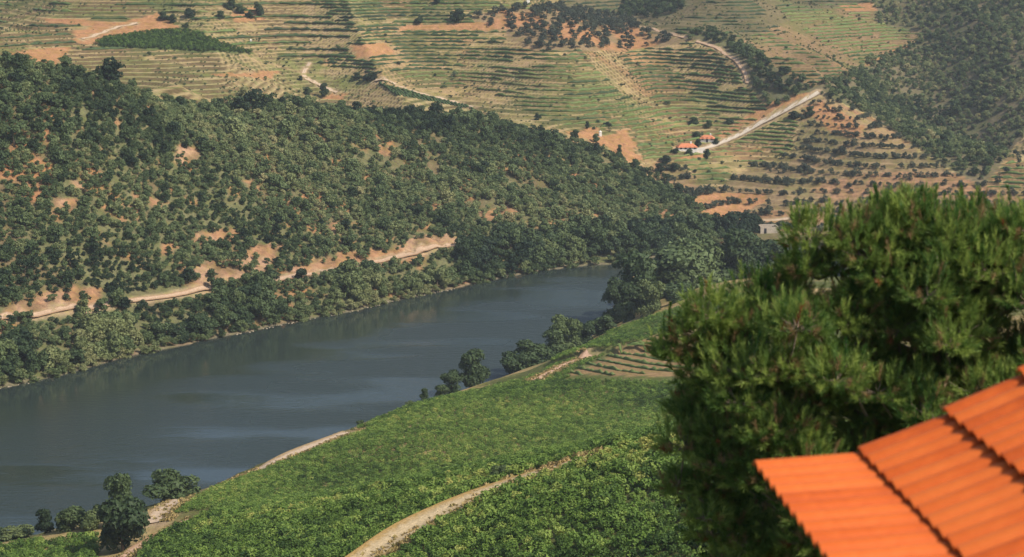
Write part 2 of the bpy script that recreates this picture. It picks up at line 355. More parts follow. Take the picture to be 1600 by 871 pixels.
n1, n2, n3, n4 = fbm(XX, YY, 60, 21), fbm(XX, YY, 18, 22), fbm(XX, YY, 7, 23), fbm(XX * 0.25, YY, 9, 24)
paint(K >= 0, STRAW)
nb = K == 0
paint(nb, (0.12, 0.13, 0.05), smooth((n2 - 0.35) * 4))
paint(nb & (YY < 250), (0.10, 0.11, 0.045), 0.7)
# wooded hill
wh = K == 1
paint(wh, (0.17, 0.13, 0.07)); paint(wh, OLIVE, smooth((n2 - 0.35) * 5)); paint(wh, (0.38, 0.19, 0.095), smooth((n1 * 0.35 + n3 * 0.65 - 0.57) * 9))
lo = anyp(U + (n3 - 0.5) * 26, V + (n2 - 0.5) * 16, LO) & wh
paint(lo, (0.37, 0.20, 0.11)); paint(lo, PINK, smooth((n3 - 0.45) * 5) * 0.7); paint(lo, (0.2, 0.13, 0.07), smooth((fbm(XX * 2.5, YY * .8, 6, 29) - .52) * 9) * .8)
# far hill
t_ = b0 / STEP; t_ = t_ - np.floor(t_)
fh = K == 2
paint(fh, TAN); paint(fh, STRAW, smooth((n1 - 0.38) * 5)); paint(fh, (0.25, 0.21, 0.09), smooth((n2 - 0.5) * 6) * 0.7); paint(fh, ORANGE, smooth((n4 * 0.6 + n1 * 0.4 - 0.54) * 9) * 0.7)
left = fh & inpoly(U, V, Z_LEFT)
paint(left, (0.36, 0.26, 0.14), 0.6); paint(left, GRASS, smooth((n4 - 0.44) * 6) * 0.85); paint(left & (t_ > .6), (.13, .1, .05), .8 * smooth((n3 - .3) * 5))  # left risers painted dark: their shade is put into the ground colour
mg = [([(620, 150), (760, 165), (900, 175), (1000, 230), (940, 215), (830, 200), (700, 172)], (0.15, 0.16, 0.06)), ([(985, 150), (1100, 138), (1190, 148), (1195, 175), (1040, 172), (960, 195)], (0.15, 0.18, 0.05)),
      ([(890, 110), (960, 112), (985, 160), (930, 165)], (0.12, 0.13, 0.055)), ([(540, 0), (700, 5), (700, 30), (560, 40), (480, 25)], (0.12, 0.14, 0.06)), ([(870, 2), (930, 6), (945, 20), (890, 15)], (0.22, 0.24, 0.07))]
for pl, c in mg: paint(fh & inpoly(U + (n2 - 0.5) * 60, V + (n3 - 0.5) * 24, pl), c, 0.5)
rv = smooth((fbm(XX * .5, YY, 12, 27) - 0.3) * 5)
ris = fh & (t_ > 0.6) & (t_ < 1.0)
paint(ris & (n1 > .47), (0.15, 0.105, 0.055), 0.9 * rv); paint(ris & (n1 <= .47), (0.11, 0.11, 0.045), 0.9 * rv)  # risers in earth and grass tones, darkened to carry painted shade
paint(fh & (t_ > .12) & (t_ < 0.5), (0.48, 0.36, 0.2), 0.65 * smooth((n2 - .3) * 4))  # treads painted paler to set off the shade painted on the risers
paint(fh & inpoly(U, V, Z_BROWN), (0.23, 0.15, 0.085), 0.8); paint(fh & inpoly(U, V, Z_BROWN), (0.17, 0.155, 0.065), smooth((n2 - 0.45) * 6) * 0.8)
bk = fh & inpoly(U, V, Z_BACK); paint(bk, (0.135, 0.115, 0.065), 0.85); paint(bk, (0.17, 0.18, 0.07), smooth((n1 - 0.55) * 6))  # back hill ground darkened, valley shade painted into its colour
wr = fh & anyp(U, V, [Z_WOODR, Z_GULLY, Z_BACKW]); paint(wr, (0.17, 0.14, 0.085)); paint(wr, (0.14, 0.135, 0.07), smooth((n3 - 0.45) * 6))
gv = fh & inpoly(U, V, Z_GROVE); paint(gv, (0.27, 0.19, 0.11)); paint(gv, ORANGE, smooth((n2 - 0.5) * 7))
spz = fh & inpoly(U, V, Z_SPUR); paint(spz, (0.31, 0.22, 0.125)); paint(spz, (0.37, 0.21, 0.12), smooth((n4 - 0.46) * 7)); paint(spz, (0.19, 0.175, 0.08), smooth((n2 - 0.52) * 8) * 0.7); paint(spz & (t_ > .6), (0.16, 0.11, 0.06), .5)  # spur risers also get painted shade
paint(fh & inpoly(U, V, [(1280, 165), (1300, 158), (1390, 205), (1420, 230), (1380, 240), (1330, 215)]), (0.40, 0.29, 0.15), 0.5)
lsh = fh & inpoly(U, V, Z_LUSH); paint(lsh, (0.10, 0.13, 0.045))
for pl in OR: paint(fh & inpoly(U + (n3 - 0.5) * 24, V + (n2 - 0.5) * 10, pl), (0.43, 0.215, 0.11), 0.85)
paint(inpoly(U + (n3 - .5) * 8, V + (n3 - .5) * 5, [(885, 586), (1030, 522), (1085, 520), (1085, 590)]) & nb, (0.29, 0.19, 0.1))
paint(near_track(XX, YY, 0.6) & (YY < 1100), (0.40, 0.29, 0.18), 0.8)
shore = (ZZ < 0.5) & (ZZ > -0.4) & (YY > 200) & (YY < 720); paint(shore, (0.2, 0.165, 0.11), 0.8)
paint(ZZ < -0.4, (0.06, 0.07, 0.05))
nx, ny = XX.shape
vi = np.arange(nx * ny).reshape(nx, ny)
quads = np.stack([vi[:-1, :-1], vi[1:, :-1], vi[1:, 1:], vi[:-1, 1:]], -1).reshape(-1, 4)
M_GND, N, L, b = mat('ground', 1.0, 0.0)
at = N.new('ShaderNodeAttribute'); at.attribute_name = 'soil'
nf = noise(N, L, 0.7, 6, 0.75); rf = ramp(N, [(0.3, (0.5, 0.5, 0.5)), (0.7, (1.4, 1.4, 1.4))]); L.new(nf.outputs[0], rf.inputs[0])
ng_ = noise(N, L, 0.35, 5, 0.7); rg = ramp(N, [(0.46, (1, 1, 1)), (0.62, (0.66, 0.76, 0.5))]); L.new(ng_.outputs[0], rg.inputs[0])
c1 = mix(N, L, at.outputs['Color'], rf.outputs[0], 1.0, 'MULTIPLY'); c2 = mix(N, L, c1, rg.outputs[0], 0.8, 'MULTIPLY')
L.new(c2, b.inputs['Base Color']); bump(N, L, b, nf.outputs[0], 0.5, 0.7)
me = mesh('ground', np.stack([XX, YY, ZZ], -1).reshape(-1, 3), quads, M_GND, True)
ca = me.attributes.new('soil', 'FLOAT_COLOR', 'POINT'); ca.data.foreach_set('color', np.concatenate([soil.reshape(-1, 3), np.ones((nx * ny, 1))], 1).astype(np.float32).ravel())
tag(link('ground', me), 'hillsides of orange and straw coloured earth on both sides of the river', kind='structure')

# river: calm under the far bank, rippled by wind in mid stream
m, N, L, b = mat('river_water', 0.05, 0.5)
b.inputs['IOR'].default_value = 1.42; b.inputs['Base Color'].default_value = (0.026, 0.037, 0.032, 1)
na = noise(N, L, 0.5, 4, 0.65, vec=(0.55, 1.7, 1)); at = N.new('ShaderNodeAttribute'); at.attribute_name = 'ripple'
hm = N.new('ShaderNodeMath'); hm.operation = 'MULTIPLY'; L.new(na.outputs[0], hm.inputs[0]); L.new(at.outputs['Fac'], hm.inputs[1])
bump(N, L, b, hm.outputs[0], 0.45, 1.0)
rq = N.new('ShaderNodeMapRange'); L.new(at.outputs['Fac'], rq.inputs[0]); rq.inputs[3].default_value = 0.04; rq.inputs[4].default_value = 0.42; L.new(rq.outputs[0], b.inputs['Roughness'])
wx = np.r_[np.linspace(-700, -180, 12), np.arange(-176, 140, 2.5), np.linspace(145, 700, 16)]; wy = np.arange(200, 740, 2.5); wX, wY = np.meshgrid(wx, wy, indexing='ij'); wv = np.arange(wX.size).reshape(wX.shape)
fs = np.array(far_sh); dist = np.interp(wX, fs[:, 0], fs[:, 1]) - wY
rip = smooth((dist - 12) / 55) * (.25 + .75 * smooth((wX + 75) / 70)) + .5 * smooth((wX + 40) / 60) * smooth((dist - 4) / 12)
rip = np.clip(rip * (.25 + 1.5 * smooth((fbm(wX * .35, wY, 16, 91) - .36) * 4)), .05, 1.4)
me = mesh('river', np.stack([wX, wY, 0 * wX], -1).reshape(-1, 3), np.stack([wv[:-1, :-1], wv[1:, :-1], wv[1:, 1:], wv[:-1, 1:]], -1).reshape(-1, 4), m, True)
aa = me.attributes.new('ripple', 'FLOAT', 'POINT'); aa.data.foreach_set('value', rip.astype(np.float32).ravel())
tag(link('river', me), 'calm dark blue green river bending to the right', kind='structure')

# tracks as sheets on the ground
def trackmat(name, c, side):
    m, N, L, b = mat(name, 1.0, 0.0)
    uv = N.new('ShaderNodeAttribute'); uv.attribute_name = 'across'
    nz = noise(N, L, 1.1, 5, 0.7)
    ad = N.new('ShaderNodeMath'); ad.operation = 'MULTIPLY_ADD'; L.new(nz.outputs[0], ad.inputs[0]); ad.inputs[1].default_value = 0.9; L.new(uv.outputs['Fac'], ad.inputs[2])
    r = ramp(N, [(0.45, side), (0.72, c), (1.1 / 1.2, tuple(min(1, q * 1.15) for q in c))]); sc = N.new('ShaderNodeMath'); sc.operation = 'MULTIPLY'; sc.inputs[1].default_value = 0.83
    L.new(ad.outputs[0], sc.inputs[0]); L.new(sc.outputs[0], r.inputs[0])
    n2_ = noise(N, L, 3, 4); r2 = ramp(N, [(0.3, (0.75, 0.75, 0.75)), (0.7, (1.15, 1.15, 1.15))]); L.new(n2_.outputs[0], r2.inputs[0])
    L.new(mix(N, L, r.outputs[0], r2.outputs[0], 1.0, 'MULTIPLY'), b.inputs['Base Color']); bump(N, L, b, nz.outputs[0], 0.3, 0.6)
    return m
TM = {'straw': trackmat('straw_track', (0.5, 0.385, 0.23), (0.42, 0.27, 0.1)), 'pale': trackmat('pale_track', (0.5, 0.38, 0.27), (0.36, 0.25, 0.13)), 'pink': trackmat('pink_track', (0.5, 0.33, 0.23), (0.4, 0.25, 0.14)), 'bank': trackmat('bank_road_earth', (0.44, 0.31, 0.21), (0.33, 0.2, 0.11)), 'white': trackmat('white_track', (0.55, 0.47, 0.37), (0.4, 0.3, 0.2))}
for nm, c, wd, cl, lb in lines:
    t = np.gradient(c, axis=0); t /= np.linalg.norm(t, axis=1)[:, None]; nr = np.stack([-t[:, 1], t[:, 0]], 1)
    k = np.linspace(-1, 1, 7); wj = wd / 2 * (0.85 + 0.4 * vnoise(np.arange(len(c)), 0, 6, 3))
    pts = c[:, None] + nr[:, None] * (k[None, :, None] * wj[:, None, None])
    z = height(pts[..., 0], pts[..., 1])
    z = np.maximum(z, z.mean(1, keepdims=True) - 0.1) + 0.16 - 0.14 * (np.abs(k) > 0.9)
    vv = np.arange(pts.shape[0] * 7).reshape(-1, 7)
    me = mesh(nm, np.concatenate([pts, z[..., None]], -1).reshape(-1, 3), np.stack([vv[:-1, :-1], vv[1:, :-1], vv[1:, 1:], vv[:-1, 1:]], -1).reshape(-1, 4), TM[cl], True)
    aa = me.attributes.new('across', 'FLOAT', 'POINT'); prof = np.array([0, .25, .6, .4, .6, .25, 0]); aa.data.foreach_set('value', np.tile(prof, pts.shape[0]).astype(np.float32))
    tag(link(nm, me), lb, kind='structure')

# ------------------------------------------------------------------ plants
def tube(pts, radii, k=6):
    pts = np.asarray(pts, float); V_, F_ = [], []
    for i, p in enumerate(pts):
        d = pts[min(i + 1, len(pts) - 1)] - pts[max(i - 1, 0)]; d /= np.linalg.norm(d) + 1e-9
        a = np.cross(d, (0.3, 0.9, 0.1) if abs(d[2]) > 0.8 else (0, 0, 1)); a /= np.linalg.norm(a); b_ = np.cross(d, a)
        for j in range(k):
            t = 2 * math.pi * j / k; V_.append(p + radii[i] * (math.cos(t) * a + math.sin(t) * b_))
    for i in range(len(pts) - 1):
        for j in range(k): F_.append((i * k + j, i * k + (j + 1) % k, (i + 1) * k + (j + 1) % k, (i + 1) * k + j))
    return V_, F_
def leaves(pos, nrm, size, tri=False, aspect=0.7):
    """one small bent quad per leaf clump"""
    n_ = len(pos); r = rng.normal(size=(n_, 3)); nrm = nrm + r * 0.55; nrm /= np.linalg.norm(nrm, axis=1)[:, None] + 1e-9
    a = np.cross(nrm, rng.normal(size=(n_, 3))); a /= np.linalg.norm(a, axis=1)[:, None] + 1e-9; b_ = np.cross(nrm, a)
    s = (size * (0.6 + 0.8 * rng.random(n_)))[:, None]
    if tri:
        Vv = np.stack([pos - a * s * .5, pos + a * s * .5, pos + b_ * s], 1); return Vv.reshape(-1, 3), np.arange(n_ * 3).reshape(-1, 3)
    Vv = np.stack([pos - a * s * .55, pos - b_ * s * aspect * .5 + nrm * s * .12, pos + a * s * .55, pos + b_ * s * aspect * .5 + nrm * s * .12], 1)
    return Vv.reshape(-1, 3), np.arange(n_ * 4).reshape(-1, 4)
def crown(lobes, n_, size, seed, low=0.0):
    """leaf clumps over the skins of uneven lobes, gaps between them"""
    g = np.random.default_rng(seed); P_, N_ = [], []
    w = np.array([l[3] ** 2 for l in lobes]); w = w / w.sum()
    for l, q in zip(lobes, w):
        c = np.array(l[:3]); r = l[3]; k = int(n_ * q) + 4
        d = g.normal(size=(k, 3)); d[:, 2] = np.where(d[:, 2] < -0.35, -d[:, 2] * 0.6, d[:, 2]); d /= np.linalg.norm(d, axis=1)[:, None]
        rr = r * (0.72 + 0.36 * g.random(k) ** 0.8) * (0.85 + 0.3 * vnoise(d[:, 0] * 3 + d[:, 2] * 2, d[:, 1] * 3, 1.0, seed % 37))
        P_.append(c + d * rr[:, None] * np.array([1, 1, 0.85])); N_.append(d)
    p = np.concatenate(P_); nn = np.concatenate(N_); ok = p[:, 2] > low
    return leaves(p[ok], nn[ok], size)
def make_tree(kind, seed, n_, size, w=1.0, h=1.0, trunk=0.25):
    """unit tree: about w wide and h tall; returns crown mesh data and trunk mesh data"""
    g = np.random.default_rng(seed); lob = []
    nl = {'dome': 12, 'column': 9, 'olive': 6, 'bush': 9, 'tall': 16}[kind]
    for i in range(nl):
        a = g.random() * 6.283; q = g.random() ** 0.6
        zz = g.uniform(trunk + 0.12, 0.82)
        wide = math.sqrt(max(0.05, 1 - ((zz - 0.5) / 0.52) ** 2)) if kind != 'column' else 0.75
        lob.append((math.cos(a) * q * 0.33 * w * wide, math.sin(a) * q * 0.33 * w * wide, zz * h, g.uniform(0.13, 0.23) * (w * .6 + h * .4)))
    lob.append((0, 0, 0.55 * h, 0.27 * min(w, h)))
    cv, cf = crown(lob, n_, size, seed, low=trunk * 0.35 * h)
    tv, tf = [], []
    top = np.array([g.normal() * 0.05, g.normal() * 0.05, h * 0.55])
    v0, f0 = tube([(0, 0, -0.12 * h), (0.01, 0.0, h * 0.15), top * 0.6, top], [0.035 * h, 0.028 * h, 0.02 * h, 0.01 * h]); tv += v0; tf += f0
    for l in lob[:5]:
        s = top * g.uniform(0.35, 0.9); v0, f0 = tube([s, (s + np.array(l[:3])) / 2 + (0, 0, -0.03), l[:3]], [0.013 * h, 0.01 * h, 0.005 * h], 4)
        tf += [tuple(i + len(tv) for i in q) for q in f0]; tv += v0
    return (cv, cf), (np.array(tv), tf)
PROTO = bpy.data.collections.new('plant_kinds')
def combined(name, kind, seed, n_, size, mt, **kw):
    (cv, cf), (tv, tf) = make_tree(kind, seed, n_, size, **kw)
    me = mesh(name, np.concatenate([cv, tv]), cf.tolist() + [tuple(i + len(cv) for i in q) for q in tf])
    me.materials.append(mt); me.materials.append(M_BARK)
    mi = np.zeros(len(me.polygons), np.int32); mi[len(cf):] = 1; me.polygons.foreach_set('material_index', mi)
    return me
OAKS = [combined('scrub_tree', ['dome', 'bush', 'olive', 'dome', 'bush', 'tall'][i], 100 + i, 420, 0.13, M_OAK, w=1.25 - 0.05 * i, h=0.85 + 0.06 * i, trunk=0.08) for i in range(6)]
OLVS = [combined('olive_tree', ['olive', 'bush', 'dome', 'olive'][i], 140 + i, 330, 0.13, M_OLV, w=1.15, h=1.1, trunk=0.06) for i in range(4)]
RIVS = [make_tree(['dome', 'tall', 'bush', 'dome', 'tall', 'column'][i], 160 + i, 1100, 0.095, w=1.05, h=1.0, trunk=0.02) for i in range(6)]
RIVM = [(mesh('crown', a[0], a[1], M_RIV), mesh('trunk', t[0], t[1], M_BARK)) for a, t in RIVS]
def vine_mesh(seed, n_, s):
    g = np.random.default_rng(seed); p = g.normal(size=(n_, 3)); p /= np.linalg.norm(p, axis=1)[:, None]; d = p.copy()
    p *= (0.65 + 0.45 * g.random(n_))[:, None] * np.array([0.62, 0.62, 0.55]); p[:, 2] += 0.85; k = p[:, 2] > 0.2
    v, f = leaves(p[k], d[k] * 0.8 + np.array([0, 0, 0.4]), s); v2, f2 = tube([(0, 0, -0.2), (0.05, 0, 0.5), (0, 0.04, 0.9)], [0.04, 0.035, 0.02], 4)
    me = mesh('vine', np.concatenate([v, v2]), f.tolist() + [tuple(i + len(v) for i in q) for q in f2]); me.materials.append(M_VIN); me.materials.append(M_BARK)
    mi = np.zeros(len(me.polygons), np.int32); mi[len(f):] = 1; me.polygons.foreach_set('material_index', mi)
    return me
VINES = [vine_mesh(200 + i, 130, 0.29) for i in range(4)]
FINE = [vine_mesh(220 + i, 90, 0.27) for i in range(4)]

def scatter(name, pts, rot, scl, tint, meshes, label, cat=None):
    """many small plants as one object"""
    pts = np.asarray(pts, np.float32); n_ = len(pts)
    me = bpy.data.meshes.new(name); me.vertices.add(n_); me.vertices.foreach_set('co', pts.ravel())
    def attr(nm, ty, key, val): a = me.attributes.new(nm, ty, 'POINT'); a.data.foreach_set(key, np.ascontiguousarray(val).ravel())
    attr('rot', 'FLOAT_VECTOR', 'vector', np.asarray(rot, np.float32)); attr('scl', 'FLOAT_VECTOR', 'vector', np.asarray(scl, np.float32)); attr('tint', 'FLOAT', 'value', np.asarray(tint, np.float32))
    attr('pick', 'INT', 'value', rng.integers(0, len(meshes), n_).astype(np.int32))
    pc = bpy.data.collections.new(name + '_kinds')
    for i, q in enumerate(meshes): pc.objects.link(bpy.data.objects.new('%s_kind_%d' % (name, i), q))
    g = bpy.data.node_groups.new(name, 'GeometryNodeTree')
    g.interface.new_socket('Geometry', in_out='INPUT', socket_type='NodeSocketGeometry'); g.interface.new_socket('Geometry', in_out='OUTPUT', socket_type='NodeSocketGeometry')
    gi = g.nodes.new('NodeGroupInput'); go = g.nodes.new('NodeGroupOutput'); ip = g.nodes.new('GeometryNodeInstanceOnPoints'); ci = g.nodes.new('GeometryNodeCollectionInfo')
    ci.inputs['Collection'].default_value = pc; ci.inputs['Separate Children'].default_value = True; ci.inputs['Reset Children'].default_value = True
    def na_(nm, ty): q = g.nodes.new('GeometryNodeInputNamedAttribute'); q.data_type = ty; q.inputs['Name'].default_value = nm; return q.outputs['Attribute']
    g.links.new(gi.outputs[0], ip.inputs['Points']); g.links.new(ci.outputs[0], ip.inputs['Instance']); ip.inputs['Pick Instance'].default_value = True
    g.links.new(na_('pick', 'INT'), ip.inputs['Instance Index']); g.links.new(na_('rot', 'FLOAT_VECTOR'), ip.inputs['Rotation']); g.links.new(na_('scl', 'FLOAT_VECTOR'), ip.inputs['Scale'])
    g.links.new(ip.outputs[0], go.inputs[0])
    o = link(name, me); md = o.modifiers.new('plants', 'NODES'); md.node_group = g
    tag(o, label, cat, kind='stuff')
    return o

def visible_px(x, y):
    z = height(x, y); u, v = proj(x, y, z); return z, u, v

# --- wooded hill and right hand woods: candidates, the largest built singly, the rest as one mass each
def jgrid(x0, x1, y0, y1, s):
    a, b_ = np.meshgrid(np.arange(x0, x1, s), np.arange(y0, y1, s), indexing='ij')
    a = a + rng.uniform(-.45, .45, a.shape) * s; b_ = b_ + rng.uniform(-.45, .45, b_.shape) * s
    return a.ravel(), b_.ravel()
x, y = jgrid(-215, 130, 455, 735, 1.6)
z, u, v = visible_px(x, y); k = land(x, y)
shd = np.interp(x, [p[0] for p in far_sh], [p[1] for p in far_sh])
m1, m2, m3 = fbm(x, y, 45, 31), fbm(x, y, 14, 32), fbm(x, y, 6, 33)
bare = anyp(u + (m3 - .5) * 24, v + (m2 - .5) * 14, LO)
roadz = near_track(x, y, 1.6, [5])
prob = np.where(bare, 0.27, np.where(m2 * 0.4 + m1 * 0.3 + m3 * .3 > 0.6, 0.3, 0.95))
ok = (k == 1) & (y > shd + 17) & (u > -80) & (u < 1180) & (z > 1.5) & ~roadz & (rng.random(len(x)) < prob)
wx_, wy_, wz_ = x[ok], y[ok], z[ok]
crest = np.clip((wy_ - (crestD(uD(wx_, wy_)) - 45)) / 45, 0, 1)
size = rng.lognormal(0.0, 0.32, len(wx_)) * 2.1 * (0.75 + 0.5 * m1[ok]) + 1.1 * crest * rng.random(len(wx_))
big = rng.random(len(wx_)) < 0.035; size = np.where(big, size * 1.5 + 0.4, size)
tint = np.clip(0.5 + (m1[ok] - 0.5) * 1.1 + rng.normal(0, 0.15, len(wx_)) - 0.16 * crest - 0.24 * big, 0.02, 1)
scale_px = size * F / wy_
order = np.argsort(-scale_px)
WOODLAB = [(0.2, 'dark green'), (0.45, 'dull green'), (9, 'yellowish green')]
def tree_obj(name, me, x, y, z, s, t, label, cat, group, hgt=1.0, parts=None, rz=None):
    rz = rng.random() * 6.283 if rz is None else rz
    if parts:
        o = empty(name, (x, y, z - 0.1 * s), rz); o.scale = (s, s, s * hgt)
        for nm, pm in zip(('crown', 'trunk'), parts):
            c = link(nm, pm, o); c['tint'] = float(t)
    else:
        o = link(name, me, None, (x, y, z - 0.08 * s)); o.rotation_euler.z = rz; o.scale = (s, s, s * hgt); o['tint'] = float(t)
    tag(o, label, cat, group)
    return o
for i in order[:300]:
    c = [q for th, q in WOODLAB if tint[i] < th][0]
    uu, v_ = proj(wx_[i], wy_[i], wz_[i]); place = 'on the crest' if crest[i] > 0.2 else ('at mid slope' if v_ < 300 + (0 if uu < 500 else 0) else 'low on the slope')
    zone = 'near the left edge' if uu < 130 else ('below the lush vineyard' if uu < 400 else ('left of centre' if uu < 600 else ('below the young slanting rows' if uu < 760 else ('below the tiny white hut' if uu < 960 else 'above the river bend'))))
    tree_obj('scrub_tree', OAKS[rng.integers(6)], wx_[i], wy_[i], wz_[i], size[i], tint[i], '%s %s tree of the wooded slope, %s, %s' % ('broad' if size[i] > 5.2 else 'medium', c, place, zone.replace('the ', '') if len(zone.split()) > 4 else zone), 'tree', 'larger trees of the wooded slope across the river')
r_ = order[300:]
def rots(n_): return np.stack([rng.normal(0, .06, n_), rng.normal(0, .06, n_), rng.random(n_) * 6.283], 1)
scatter('hillside_scrub', np.stack([wx_[r_], wy_[r_], wz_[r_] - 0.1 * size[r_]], 1), rots(len(r_)), np.stack([size[r_], size[r_], size[r_] * rng.uniform(.75, 1.15, len(r_))], 1), tint[r_], OAKS, 'dense evergreen scrub covering the wooded slope across the river')

x, y = jgrid(60, 330, 700, 1110, 2.5)
z, u, v = visible_px(x, y); k = land(x, y)
m1, m2 = fbm(x, y, 55, 41), fbm(x, y, 13, 42)
ok = (k == 2) & inpoly(u + (m2 - .5) * 14, v + (m2 - .5) * 8, Z_WOODR) & (u < 1700) & (rng.random(len(x)) < np.where(m2 > 0.6, 0.45, 0.92))
s = rng.lognormal(0, .3, ok.sum()) * 2.5; t = np.clip(0.5 + (m1[ok] - .5) * 1.0 + rng.normal(0, .2, ok.sum()), 0, 1)
scatter('right_hillside_scrub', np.stack([x[ok], y[ok], z[ok] - .1 * s], 1), rots(len(s)), np.stack([s, s, s * .95], 1), t, OAKS, 'grey green scrub covering the hillside at the upper right')
# woods of the gully and the back hill: counted trees
def wood_patch(poly, spacing, smin, smax, meshes, name, label, cat, group, t0, prob=0.9, rngx=(-330, 330), rngy=(660, 1110), cap=300):
    x, y = jgrid(rngx[0], rngx[1], rngy[0], rngy[1], spacing); z, u, v = visible_px(x, y)
    ok = (land(x, y) == 2) & inpoly(u, v, poly) & (u > -30) & (u < 1640) & (v > -25) & ~near_track(x, y, 1.2) & (rng.random(len(x)) < prob)
    idx = np.nonzero(ok)[0]; rng.shuffle(idx)
    rest = idx[cap:]
    if len(rest):
        q = rng.uniform(smin, smax, len(rest)) * .9; scatter(name + '_mass', np.stack([x[rest], y[rest], z[rest] - .1], 1), rots(len(rest)), np.stack([q, q, q], 1), np.clip(t0 + rng.normal(0, .12, len(rest)), 0, 1), meshes, 'smaller trees: ' + label)
    for i in idx[:cap]:
        s = rng.uniform(smin, smax); tt_ = float(np.clip(t0 + rng.normal(0, .12), 0, 1)); tree_obj(name, meshes[rng.integers(len(meshes))], x[i], y[i], z[i], s, tt_, '%s %s, %s' % (('large' if s > .7 * smax + .3 * smin else ('small' if s < .35 * smax + .65 * smin else 'middling')) + (' darker' if tt_ < t0 - .05 else (' paler' if tt_ > t0 + .08 else '')), label, spot(u[i], v[i])), cat, group, rng.uniform(.8, 1.1))
    return len(idx)
ct = []
ct.append(wood_patch(Z_GULLY, 3.3, 2.8, 5.0, OAKS, 'gully_tree', 'gully tree', 'tree', 'trees in the gully beside the terraced hill', 0.3))
ct.append(wood_patch(Z_BACKW, 3.8, 3.0, 4.6, OAKS, 'back_hill_tree', 'tree of the top edge wood', 'tree', 'small wood on the back hill', 0.18))
ct.append(wood_patch(Z_GROVE, 4.3, 2.4, 4.6, OLVS, 'grove_tree', 'grove tree', 'tree', 'grove on the hilltop', 0.22, 0.85))
x, y = jgrid(60, 330, 660, 840, 3.0); z = base_z(x, y)
for _ in range(4):
    lev = (np.round(z / (2 * STEP) - .12) + .12) * 2 * STEP; gy = (base_z(x, y + 1.5) - base_z(x, y - 1.5)) / 3; y = y + np.clip((lev - z) / np.where(np.abs(gy) < .12, .4, gy), -2.5, 2.5); z = base_z(x, y)
y = y + rng.normal(0, .9, len(y)); z, u, v = visible_px(x, y); m2 = fbm(x, y, 22, 46)
ok = (land(x, y) == 2) & inpoly(u, v, Z_SPUR) & (u < 1640) & ~near_track(x, y, 1.0) & (rng.random(len(x)) < np.where(m2 > .56, .4, .9))
idx = np.nonzero(ok)[0]; s_ = rng.uniform(1.3, 2.8, len(x)) * (.8 + .5 * m2); bigo = rng.random(len(x)) < .06; s_ = np.where(bigo, s_ * 1.5, s_); idx = idx[np.argsort(-s_[idx] / y[idx])]; t_o = np.clip(.36 + rng.normal(0, .14, len(x)) - .15 * bigo, 0, 1)
for i in idx[:300]:
    zone = 'near the top of the pale road' if v[i] < 215 else ('in the rows below the white houses' if u[i] < 1190 else ('in the middle rows of the spur' if u[i] < 1330 else 'in the rows toward the right edge'))
    tree_obj('olive_tree', OLVS[rng.integers(4)], x[i], y[i], z[i], s_[i], t_o[i], '%s olive tree on the earthy spur, %s' % ('large dark' if bigo[i] else ('dark grey green' if t_o[i] < .34 else 'pale grey green'), zone), 'tree', 'olive trees on the spur', rng.uniform(.8, 1.05))
r_ = idx[300:]
if len(r_): scatter('olive_tree_mass', np.stack([x[r_], y[r_], z[r_] - .1], 1), rots(len(r_)), np.stack([s_[r_]] * 3, 1), t_o[r_], OLVS, 'small olive trees and bushes in rows on the spur')
ct.append(wood_patch(Z_TERR, 6.0, 1.6, 3.4, OLVS, 'terrace_tree', 'tree on the right edge striped terraces', 'tree', 'trees on the right edge terraces', 0.25, 0.6))
# --- belt of trees along the far bank
seg = np.array(far_sh); L_ = np.r_[0, np.cumsum(np.hypot(*np.diff(seg, axis=0).T))]
OPEN = [(45, 118), (205, 335), (425, 530), (590, 715)]       # stretches of the bank road left in view
bx = []
for row, (off, sp_, s0, s1) in enumerate([(0.4, 1.9, 1.8, 4.0), (4.5, 3.6, 4.0, 7.0), (9.5, 4.0, 4.5, 8.2), (14.5, 4.0, 4.5, 8.0), (19, 3.6, 4.5, 7.5)]):
    for q in np.arange(0, L_[-1], sp_):
        q = q + rng.uniform(-1.2, 1.2); px, py = np.interp(q, L_, seg[:, 0]), np.interp(q, L_, seg[:, 1]) + off + rng.uniform(-1.6, 1.6)
        uu = float(uD(px, py)); s = rng.uniform(s0, s1)
        if not -40 < uu < 1180: continue
        op = any(a < uu < b_ for a, b_ in OPEN)
        if op and row >= 3: s = rng.uniform(1.5, 2.7)
        if op and row == 2: s *= .62
        if near_track(np.array([px]), np.array([py]), .8, [5])[0] or rng.random() < .04: continue
        bx.append((px, py, s, row, uu))
rd = lines[5][1]
for q in range(0, len(rd) - 1):
    px, py = rd[q] + (0, -2.6) + rng.normal(0, .5, 2); uu = float(uD(px, py))
    if any(a < uu < b_ for a, b_ in OPEN) or not -40 < uu < 1180 or rng.random() < .3: continue
    bx.append((px, py, rng.uniform(2.8, 5.6), 4, uu))
bx.sort(key=lambda q: -q[2]); restb = []
